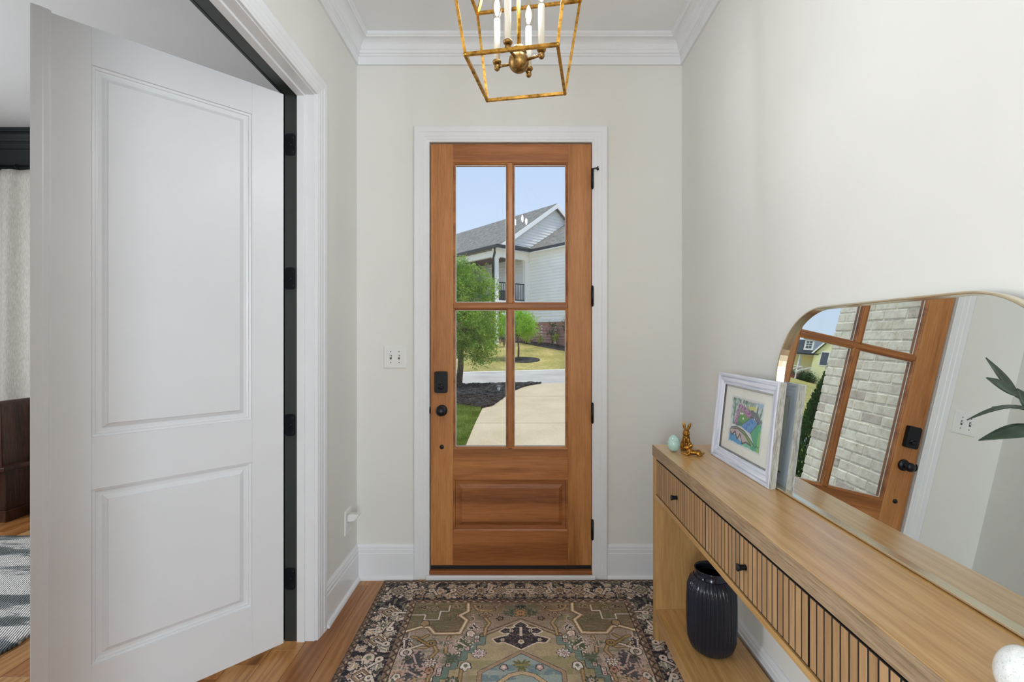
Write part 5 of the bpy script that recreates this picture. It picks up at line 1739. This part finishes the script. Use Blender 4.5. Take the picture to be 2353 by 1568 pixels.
# ------------------------------------------------------------------ white house across the street
UH = Vector((-0.65, 0.76, 0)).normalized()
WH = Vector((0.76, 0.65, 0)).normalized()
C0 = Vector((-1.155, 22.68, 0))
hz0 = g(22.5) - 0.05
ho = thing('white_house', 'white sided house with grey gable roof and upper porch across the street', 'house', (C0.x, C0.y, hz0))
def HQ(a, b, z):
    """house coordinates: a along the gable front, b back along the ridge"""
    p = C0 + WH * a + UH * b
    return (p.x, p.y, z)
def hbox(a0, a1, b0, b1, z0, z1):
    m = MB()
    p = [HQ(a, b, z) for z in (z0, z1) for b in (b0, b1) for a in (a0, a1)]
    return m.add(p, [(0, 2, 3, 1), (4, 5, 7, 6), (0, 1, 5, 4), (2, 6, 7, 3), (0, 4, 6, 2), (1, 3, 7, 5)])
def slabq(q, th, name, mat):
    n = (Vector(q[1]) - Vector(q[0])).cross(Vector(q[2]) - Vector(q[0])).normalized()
    if n.z < 0:
        n = -n
    k = len(q)
    lo = [tuple(Vector(p) - n * th) for p in q]
    return MB().add(list(q) + lo, [tuple(range(k)), tuple(reversed(range(k, 2 * k)))] + [(i, (i + 1) % k, k + (i + 1) % k, k + i) for i in range(k)]).build(name, mat, ho)
ZE, PA, ZP = 5.785, 3.99, 8.52          # eave, half span, peak
WI = 2.17                                # inner corner where the wing comes forward
ov = 0.28
# roofs
slabq([HQ(-0.12, -ov, ZE - 0.08), HQ(PA, -ov, ZP), HQ(PA, 16, ZP), HQ(-0.12, 16, ZE - 0.08)], 0.14, 'roof_slope', 'roof_shingle')
slabq([HQ(2 * PA + 0.12, -ov, ZE - 0.08), HQ(PA, -ov, ZP), HQ(PA, 16, ZP), HQ(2 * PA + 0.12, 16, ZE - 0.08)], 0.14, 'roof_slope', 'roof_shingle')
# far hip seen past the ridge
slabq([HQ(-3.0, 11.0, ZE + 0.6), HQ(PA, 11.0, ZP + 0.12), HQ(PA, 15, ZP + 0.12), HQ(-3.0, 15, ZE + 0.6)], 0.14, 'roof_slope', 'roof_shingle')
# rake boards
for sgn in (0, 1):
    a0, a1 = (-0.12, PA) if sgn == 0 else (2 * PA + 0.12, PA)
    q = [HQ(a0, -ov - 0.03, ZE - 0.12), HQ(a1, -ov - 0.03, ZP - 0.02), HQ(a1, -ov - 0.03, ZP - 0.26), HQ(a0 + (0.25 if sgn == 0 else -0.25), -ov - 0.03, ZE - 0.20)]
    q2 = [tuple(Vector(p) + UH * 0.05) for p in q]
    MB().add(q + q2, [(0, 1, 2, 3), (7, 6, 5, 4), (0, 4, 5, 1), (1, 5, 6, 2), (2, 6, 7, 3), (3, 7, 4, 0)]).build('rake_board', 'house_trim', ho)
# gable siding boards
zb_, ex_ = ZE + 0.12, 0.15
while zb_ < ZP - 0.3:
    ha = PA * (ZP - 0.12 - zb_) / (ZP - ZE) - 0.1
    if ha > 0.1:
        a0, a1 = PA - ha, PA + ha
        p = [HQ(a0, -0.034, zb_), HQ(a1, -0.034, zb_), HQ(a1 - 0.16, -0.006, zb_ + ex_), HQ(a0 + 0.16, -0.006, zb_ + ex_)]
        p2 = [tuple(Vector(q) + UH * 0.03) for q in p]
        MB().add(p + p2, [(0, 1, 2, 3), (7, 6, 5, 4), (0, 4, 5, 1), (1, 5, 6, 2), (2, 6, 7, 3), (3, 7, 4, 0)]).build('siding_board', 'siding_white', ho)
    zb_ += ex_
MB().add([HQ(0.3, 0.02, ZE), HQ(2 * PA - 0.3, 0.02, ZE), HQ(PA, 0.02, ZP - 0.15), HQ(0.3, 0.1, ZE), HQ(2 * PA - 0.3, 0.1, ZE), HQ(PA, 0.1, ZP - 0.15)], [(0, 1, 2), (5, 4, 3), (0, 3, 4, 1), (1, 4, 5, 2), (2, 5, 3, 0)]).build('gable_wall', 'siding_white', ho)
# pent roof strip over the porch front, gutter, beam
slabq([HQ(-0.12, -ov - 0.12, ZE - 0.03), HQ(WI, -ov - 0.12, ZE - 0.03), HQ(WI, 0.0, ZE + 0.20), HQ(0.3, 0.0, ZE + 0.20)], 0.05, 'pent_roof', 'roof_shingle_dark')
hbox(-0.14, WI, -ov - 0.24, -ov - 0.12, ZE - 0.14, ZE).build('gutter', 'gutter_dark', ho)
hbox(-0.26, -0.14, -ov - 0.24, 16, ZE - 0.14, ZE).build('gutter', 'gutter_dark', ho)
hbox(-0.14, WI, -ov - 0.12, 0.06, ZE - 0.22, ZE - 0.14).build('soffit', 'house_trim', ho)
hbox(-0.05, WI, -0.08, 0.10, ZE - 0.50, ZE - 0.20).build('beam', 'house_trim', ho)
hbox(-0.05, 0.13, 0.10, 12, ZE - 0.50, ZE - 0.20).build('beam', 'house_trim', ho)
# porch
ZF = 3.17
hbox(-0.05, WI, -0.10, 4.0, ZF - 0.46, ZF).build('porch_floor', 'house_trim', ho)
hbox(0.13, WI + 0.1, 0.10, 4.0, ZE - 0.32, ZE - 0.24).build('porch_ceiling', 'porch_ceiling', ho)
for (a, b) in ((-0.03, -0.07), (WI - 0.27, -0.07), (-0.03, 3.7)):
    pst = hbox(a, a + 0.22, b, b + 0.22, ZF, ZE - 0.50)
    pst.build('porch_post', 'house_trim', ho)
    hbox(a - 0.03, a + 0.25, b - 0.03, b + 0.25, ZE - 0.60, ZE - 0.50).build('post_cap', 'house_trim', ho)
hbox(-0.01, 0.19, -0.05, 0.15, hz0, ZF - 0.46).build('porch_post', 'house_trim', ho)
hbox(-0.01, 0.19, 3.72, 3.92, hz0, ZF - 0.46).build('porch_post', 'house_trim', ho)
hbox(WI - 0.1, WI, 0.1, 4.0, ZF, ZE - 0.3).build('porch_wall', 'siding_white', ho)
zb_ = ZF
while zb_ < ZE - 0.4:
    p = [HQ(WI - 0.125, 0.15, zb_), HQ(WI - 0.125, 4.0, zb_), HQ(WI - 0.105, 4.0, zb_ + ex_), HQ(WI - 0.105, 0.15, zb_ + ex_)]
    p2 = [tuple(Vector(q) + WH * 0.03) for q in p]
    MB().add(p + p2, [(0, 1, 2, 3), (7, 6, 5, 4), (0, 4, 5, 1), (1, 5, 6, 2), (2, 6, 7, 3), (3, 7, 4, 0)]).build('siding_board', 'siding_white', ho)
    zb_ += ex_
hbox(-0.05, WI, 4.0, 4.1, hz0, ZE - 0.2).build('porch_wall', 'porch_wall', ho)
hbox(0.0, WI, 2.2, 4.0, hz0, ZF - 0.46).build('porch_base', 'red_brick', ho)
# railing
rl = hbox(0.19, WI - 0.27, 0.0, 0.05, ZF + 0.86, ZF + 0.91).build('railing', 'black_metal', ho)
hbox(0.19, WI - 0.27, 0.01, 0.04, ZF + 0.06, ZF + 0.09).build('railing_bottom', 'black_metal', rl)
nb = 16
for k in range(nb):
    a = 0.22 + (WI - 0.53) * k / (nb - 1)
    hbox(a, a + 0.02, 0.015, 0.035, ZF + 0.09, ZF + 0.86).build('baluster', 'black_metal', rl)
hbox(0.0, 0.05, 0.2, 3.7, ZF + 0.86, ZF + 0.91).build('railing', 'black_metal', ho)
rs = MB()
for k in range(30):
    b = 0.3 + 3.3 * k / 29
    p = [HQ(a, bb, z) for z in (ZF, ZF + 0.86) for bb in (b, b + 0.02) for a in (0.015, 0.035)]
    rs.add(p, [(0, 2, 3, 1), (4, 5, 7, 6), (0, 1, 5, 4), (2, 6, 7, 3), (0, 4, 6, 2), (1, 3, 7, 5)])
tag(rs.build('balusters_far', 'black_metal', ho), kind='stuff')
hbox(1.0, 1.62, 0.8, 1.4, ZF, ZF + 0.62).build('porch_chair', 'wicker_grey', ho, 0.05)
hbox(-0.02 + 0.3, 0.9, 1.6, 2.1, ZF + 0.3, ZF + 0.42).build('porch_cushion', 'blue_cushion', ho, 0.03)
# downspout
dp = [HQ(-0.16, -0.2, ZE - 0.14), HQ(-0.16, -0.2, ZE - 0.34), HQ(-0.10, -0.05, ZE - 0.50), HQ(-0.10, 0.02, ZE - 0.6), HQ(-0.10, 0.02, hz0 + 0.1)]
MB().tube(dp, 0.055, 8).build('downspout', 'gutter_dark', ho)
# projecting wing: its side wall runs towards the street from the inner corner
wl_ = 6.0
zs = 2.26
hbox(WI, WI + 5, -wl_, 0.0, zs, ZE - 0.02).build('wing_wall', 'siding_white', ho)
zb_ = zs
ex2 = 0.150
while zb_ < ZE - 0.2:
    p = [HQ(WI - 0.036, -wl_, zb_), HQ(WI - 0.036, -0.06, zb_), HQ(WI - 0.006, -0.06, zb_ + ex2), HQ(WI - 0.006, -wl_, zb_ + ex2)]
    p2 = [tuple(Vector(q) + WH * 0.03) for q in p]
    MB().add(p + p2, [(0, 1, 2, 3), (7, 6, 5, 4), (0, 4, 5, 1), (1, 5, 6, 2), (2, 6, 7, 3), (3, 7, 4, 0)]).build('siding_board', 'siding_white', ho)
    zb_ += ex2
hbox(WI - 0.05, WI + 0.02, -0.10, 0.0, zs, ZE - 0.2).build('corner_board', 'house_trim', ho)
hbox(WI - 0.05, WI, -wl_, -0.0, ZE - 0.34, ZE - 0.14).build('frieze_board', 'house_trim', ho)
hbox(WI - 0.05, WI, -wl_, -0.0, zs - 0.14, zs + 0.02).build('water_table', 'house_trim', ho)
hbox(WI - 0.28, WI - 0.16, -wl_, -0.12, ZE - 0.14, ZE + 0.0).build('gutter', 'gutter_dark', ho)
hbox(WI - 0.28, WI + 0.1, -wl_, -0.12, ZE - 0.18, ZE - 0.14).build('soffit', 'house_trim', ho)
wr_ = 0.62
slabq([HQ(WI - 0.2, -wl_, ZE), HQ(WI - 0.2, 0.0, ZE), HQ(WI + 4.6, 0.0, ZE + 4.8 * wr_), HQ(WI + 4.6, -wl_, ZE + 4.8 * wr_)], 0.1, 'wing_roof', 'roof_shingle')
hbox(WI + 0.02, WI + 5, -wl_, 0.0, hz0 - 0.4, zs - 0.12).build('foundation', 'red_brick', ho)
hbox(WI + 0.0, WI + 0.05, -wl_, 0.0, zs - 0.26, zs - 0.12).build('brick_ledge', 'red_brick', ho)
hbox(0.3, WI + 0.05, 0.3, 0.9, hz0 - 0.2, hz0 + 0.36).build('brick_low_wall', 'red_brick', ho)

# bed and shrubs at the foot of the wing
q0, q1 = HQ(WI - 0.02, -wl_, 0), HQ(WI - 0.02, 1.0, 0)
w9 = WH * 1.0
tag(patch('foundation_bed', [(q0[0], q0[1]), (q1[0], q1[1]), (q1[0] - w9.x * 0.9, q1[1] - w9.y * 0.9), (q0[0] - w9.x * 0.9, q0[1] - w9.y * 0.9)], 'mulch', 0.05, 0.1, cuts=[20, 21, 22, 23, 24]), 'strip of dark mulch along the brick foundation', 'mulch bed')
def shrub(label, x, y, rx, rz, d, mat, n, seed, size=0.06):
    p = PW(x, y, d)
    gz = g(d) + 0.04
    o = thing('shrub', label, 'shrub', (p.x, p.y, gz), group=None)
    rnd = random.Random(seed)
    b = MB()
    for k in range(6):
        a = rnd.uniform(0, 6.3)
        e = (p.x + math.cos(a) * rx * d / F * 0.6, p.y + math.sin(a) * rx * d / F * 0.5, p.z + rz * d / F * rnd.uniform(0.2, 0.9))
        b.tube([(p.x, p.y, gz), ((p.x + e[0]) / 2 + 0.03, (p.y + e[1]) / 2, (gz + e[2]) / 2), e], [0.012, 0.009, 0.004], 6)
    b.build('branches', 'bark', o)
    lb = MB()
    leaves(lb, rnd, [bl(x, y, rx, rz, d)], n, size, 2.0, 12, 0.09)
    tag(lb.build('foliage', mat, o, recalc=False), kind='stuff')
for lab, x, y, rx, rz, d, mat, n, s in (('dark green sprawling shrub against the brick foundation', 1269, 762, 13, 19, 22.3, 'leaf_dark', 700, 1),
                                      ('yellow-green shrub low in front of the dark shrub', 1279, 777, 7, 8, 21.7, 'leaf_yellow', 260, 2),
                                      ('bright yellow-green shrub left of the dark shrub', 1242, 780, 8, 8, 22.3, 'leaf_yellow', 300, 3),
                                      ('reddish-yellow shrub behind the lime-green tree', 1210, 778, 9, 8, 22.8, 'leaf_yellow', 300, 4),
                                      ('dark shrub at the edge of the view beside the brick', 1299, 745, 5, 16, 21.5, 'leaf_dark', 300, 6),
                                      ('dark green shrub under the porch corner', 1158, 775, 12, 14, 22.0, 'leaf_dark', 500, 7)):
    shrub(lab, x, y, rx, rz, d, mat, n, s)

# path light
pl0 = PW(1146, 903, 10.9)
pz = g(10.9)
plt = thing('path_light', 'small black path light in the mulch bed', 'path light', (pl0.x, pl0.y, pz))
MB().tube([(pl0.x, pl0.y, pz - 0.02), (pl0.x, pl0.y, pz + 0.12)], 0.012, 8).build('stake', 'black_metal', plt)
MB().lathe([(0.02, pz + 0.10), (0.028, pz + 0.12), (0.045, pz + 0.21), (0.04, pz + 0.21), (0.0, pz + 0.2)], 14, Matrix.Translation((pl0.x, pl0.y, 0))).build('lens', 'planter_ceramic', plt)
MB().lathe([(0.0, pz + 0.25), (0.02, pz + 0.245), (0.075, pz + 0.215), (0.075, pz + 0.208), (0.0, pz + 0.212)], 16, Matrix.Translation((pl0.x, pl0.y, 0))).build('cap', 'wicker_grey', plt)

# ------------------------------------------------------------------ what the mirror shows: columnar evergreen and the yellow house
ev = thing('columnar_evergreen', 'dark green columnar evergreen seen in the mirror beside the brick', 'tree', (-2.05, 6.0, g(6)))
MB().tube([(-2.05, 6.0, g(6)), (-2.05, 6.0, 1.7)], [0.05, 0.012], 8).build('trunk', 'bark', ev)
lb = MB()
er = random.Random(31)
for k in range(15000):
    zz = er.uniform(-0.12, 2.02) if k % 3 else er.uniform(-0.12, 1.2)
    prf = ((-0.16, 0.30), (0.3, 0.36), (0.8, 0.31), (1.3, 0.20), (1.75, 0.10), (2.05, 0.01))
    rad = 0.05
    for (za, ra), (zb2, rb) in zip(prf[:-1], prf[1:]):
        if za <= zz <= zb2:
            rad = ra + (rb - ra) * (zz - za) / (zb2 - za)
    a = er.uniform(0, 6.283)
    lump = 1 + 0.16 * mnoise.noise((math.cos(a) * 2.2, math.sin(a) * 2.2, zz * 4.5))
    rr_ = rad * lump * (1 - 0.35 * er.random() ** 2)
    p = Vector((-2.05 + rr_ * math.cos(a), 6.0 + rr_ * math.sin(a), zz))
    d = Vector((math.cos(a) * 0.5 + er.gauss(0, 0.25), math.sin(a) * 0.5 + er.gauss(0, 0.25), 0.9)).normalized()
    s = er.uniform(0.03, 0.065)
    sd_ = d.cross(Vector((er.uniform(-1, 1), er.uniform(-1, 1), er.uniform(-1, 1)))).normalized() * s * 0.22
    lb.add([tuple(p), tuple(p + d * s * 0.5 + sd_), tuple(p + d * s), tuple(p + d * s * 0.5 - sd_)], [(0, 1, 2), (0, 2, 3)])
tag(lb.build('foliage', 'leaf_cypress', ev, recalc=False), kind='stuff')

kY = Vector((-0.49, 0.872, 0)); lY = Vector((-0.872, -0.49, 0))
aY = (lY * 0.6 - kY * 0.8).normalized()          # along the house front
nY = Vector((-aY.y, aY.x, 0))                     # out of the front, towards us
if nY.dot(kY) > 0:
    nY = -nY
OY = Vector((-31.9, 60, 0))
yz = 3.72
yh = thing('yellow_house', 'pale yellow house with dark roof and white porch seen in the mirror', 'house', (OY.x, OY.y, yz))
def YQ(s, n, z):
    p = OY + aY * s + nY * n
    return (p.x, p.y, z)
def ybox(s0, s1, n0, n1, z0, z1, name, mat, bevel=0):
    p = [YQ(s, n, z) for z in (z0, z1) for n in (n0, n1) for s in (s0, s1)]
    return MB().add(p, [(0, 2, 3, 1), (4, 5, 7, 6), (0, 1, 5, 4), (2, 6, 7, 3), (0, 4, 6, 2), (1, 3, 7, 5)]).build(name, mat, yh, bevel)
def yslab(q, th, name, mat):
    k = len(q)
    n = (Vector(q[1]) - Vector(q[0])).cross(Vector(q[2]) - Vector(q[0])).normalized()
    if n.z < 0:
        n = -n
    lo = [tuple(Vector(p) - n * th) for p in q]
    return MB().add(list(q) + lo, [tuple(range(k)), tuple(reversed(range(k, 2 * k)))] + [(i, (i + 1) % k, k + (i + 1) % k, k + i) for i in range(k)]).build(name, mat, yh)
ybox(-9, 1.15, -8, -1.6, yz - 0.5, 7.1, 'wall', 'siding_yellow')
ybox(1.15, 7.2, -8, 0.3, yz - 0.5, 7.3, 'wall', 'siding_yellow')
ybox(-9, 1.15, -1.6, 0.0, yz - 0.5, 4.62, 'porch_base', 'red_brick')
ybox(-9, 1.15, -1.6, 0.05, 6.95, 7.2, 'porch_beam', 'house_trim')
for s in (-1.75, -4.6, 0.98):
    ybox(s - 0.12, s + 0.12, -0.25, 0.0, 4.62, 7.0, 'porch_column', 'house_trim')
yslab([YQ(-9.3, 0.35, 7.12), YQ(1.9, 0.35, 7.12), YQ(1.9, -4.5, 9.75), YQ(-9.3, -4.5, 9.75)], 0.15, 'roof', 'roof_shingle_dark')
yslab([YQ(1.0, 0.5, 7.3), YQ(4.2, 0.5, 10.0), YQ(4.2, -6, 10.0), YQ(1.0, -6, 7.3)], 0.12, 'roof', 'roof_shingle_dark')
yslab([YQ(7.4, 0.5, 7.3), YQ(4.2, 0.5, 10.0), YQ(4.2, -6, 10.0), YQ(7.4, -6, 7.3)], 0.12, 'roof', 'roof_shingle_dark')
MB().add([YQ(1.15, 0.3, 7.2), YQ(7.25, 0.3, 7.2), YQ(4.2, 0.3, 9.8), YQ(1.15, 0.1, 7.2), YQ(7.25, 0.1, 7.2), YQ(4.2, 0.1, 9.8)], [(0, 1, 2), (5, 4, 3), (0, 3, 4, 1), (1, 4, 5, 2), (2, 5, 3, 0)]).build('gable_wall', 'siding_yellow', yh)
q = [YQ(0.9, 0.55, 7.2), YQ(4.2, 0.55, 10.0), YQ(4.2, 0.55, 9.72), YQ(1.2, 0.55, 7.18)]
q2 = [tuple(Vector(p) - nY * 0.06) for p in q]
MB().add(q + q2, [(0, 1, 2, 3), (7, 6, 5, 4), (0, 4, 5, 1), (1, 5, 6, 2), (2, 6, 7, 3), (3, 7, 4, 0)]).build('rake_board', 'house_trim', yh)
ybox(-0.22, 0.72, -1.6, -1.5, 4.66, 6.72, 'front_door', 'front_door_dark')
ybox(-0.02, 0.52, -1.5, -1.47, 5.3, 6.5, 'door_glass', 'house_glass')
for k in range(6):
    ybox(-0.6, 0.7, 0.3 * k, 0.3 * (k + 1), yz - 0.5, 4.62 - 0.15 * k, 'brick_step', 'step_brick')
for s in (-0.74, 0.78):
    p0_, p1_ = Vector(YQ(s, 0.05, 5.45)), Vector(YQ(s, 1.75, 4.65))
    MB().bar(tuple(p0_), tuple(p1_), 0.1).bar(tuple(p0_), YQ(s, 0.05, 4.6), 0.12).bar(tuple(p1_), YQ(s, 1.75, yz - 0.1), 0.12).build('stair_rail', 'house_trim', yh)
ybox(-9, -0.8, -0.12, -0.04, 5.4, 5.5, 'porch_rail', 'house_trim')
dm = ybox(-2.1, -0.42, -3.0, -0.55, 7.7, 9.25, 'dormer', 'house_trim')
ybox(-1.75, -0.75, -0.55, -0.52, 7.95, 8.85, 'dormer_window', 'house_glass')
ybox(-1.27, -1.22, -0.53, -0.50, 7.95, 8.85, 'window_bar', 'house_trim'); ybox(-1.75, -0.75, -0.53, -0.50, 8.24, 8.29, 'window_bar', 'house_trim'); ybox(-1.75, -0.75, -0.53, -0.50, 8.54, 8.59, 'window_bar', 'house_trim')
yslab([YQ(-2.3, -0.4, 9.2), YQ(-0.2, -0.4, 9.2), YQ(-0.2, -3.6, 9.45), YQ(-2.3, -3.6, 9.45)], 0.1, 'dormer_roof', 'roof_shingle_dark')
ybox(2.4, 3.55, 0.3, 0.34, 5.9, 7.42, 'window', 'house_glass')
ybox(2.28, 3.67, 0.3, 0.33, 5.78, 7.54, 'window_trim', 'house_trim')
for s, n_, r_ in ((-1.6, 0.9, 0.7), (1.5, 1.1, 0.7), (2.6, 1.2, 0.6)):
    p = OY + aY * s + nY * n_
    o = thing('round_bush', 'dark green bush %s the brick steps of the yellow house' % ('left of' if s < 0 else 'just right of' if s < 2 else 'farther right of'), 'shrub', (p.x, p.y, yz - 0.2))
    lb = MB()
    rb_ = random.Random(int(s * 10) + 40)
    leaves(lb, rb_, [((p.x, p.y, yz + r_ * 0.6), (r_, r_, r_ * 0.9))], 1400, 0.14, 1.6, 14, 0.2)
    tag(lb.build('foliage', 'leaf_dark', o, recalc=False), kind='stuff')
    MB().tube([(p.x, p.y, yz - 0.25), (p.x, p.y, yz + r_ * 0.6)], 0.05, 6).build('trunk', 'bark', o)
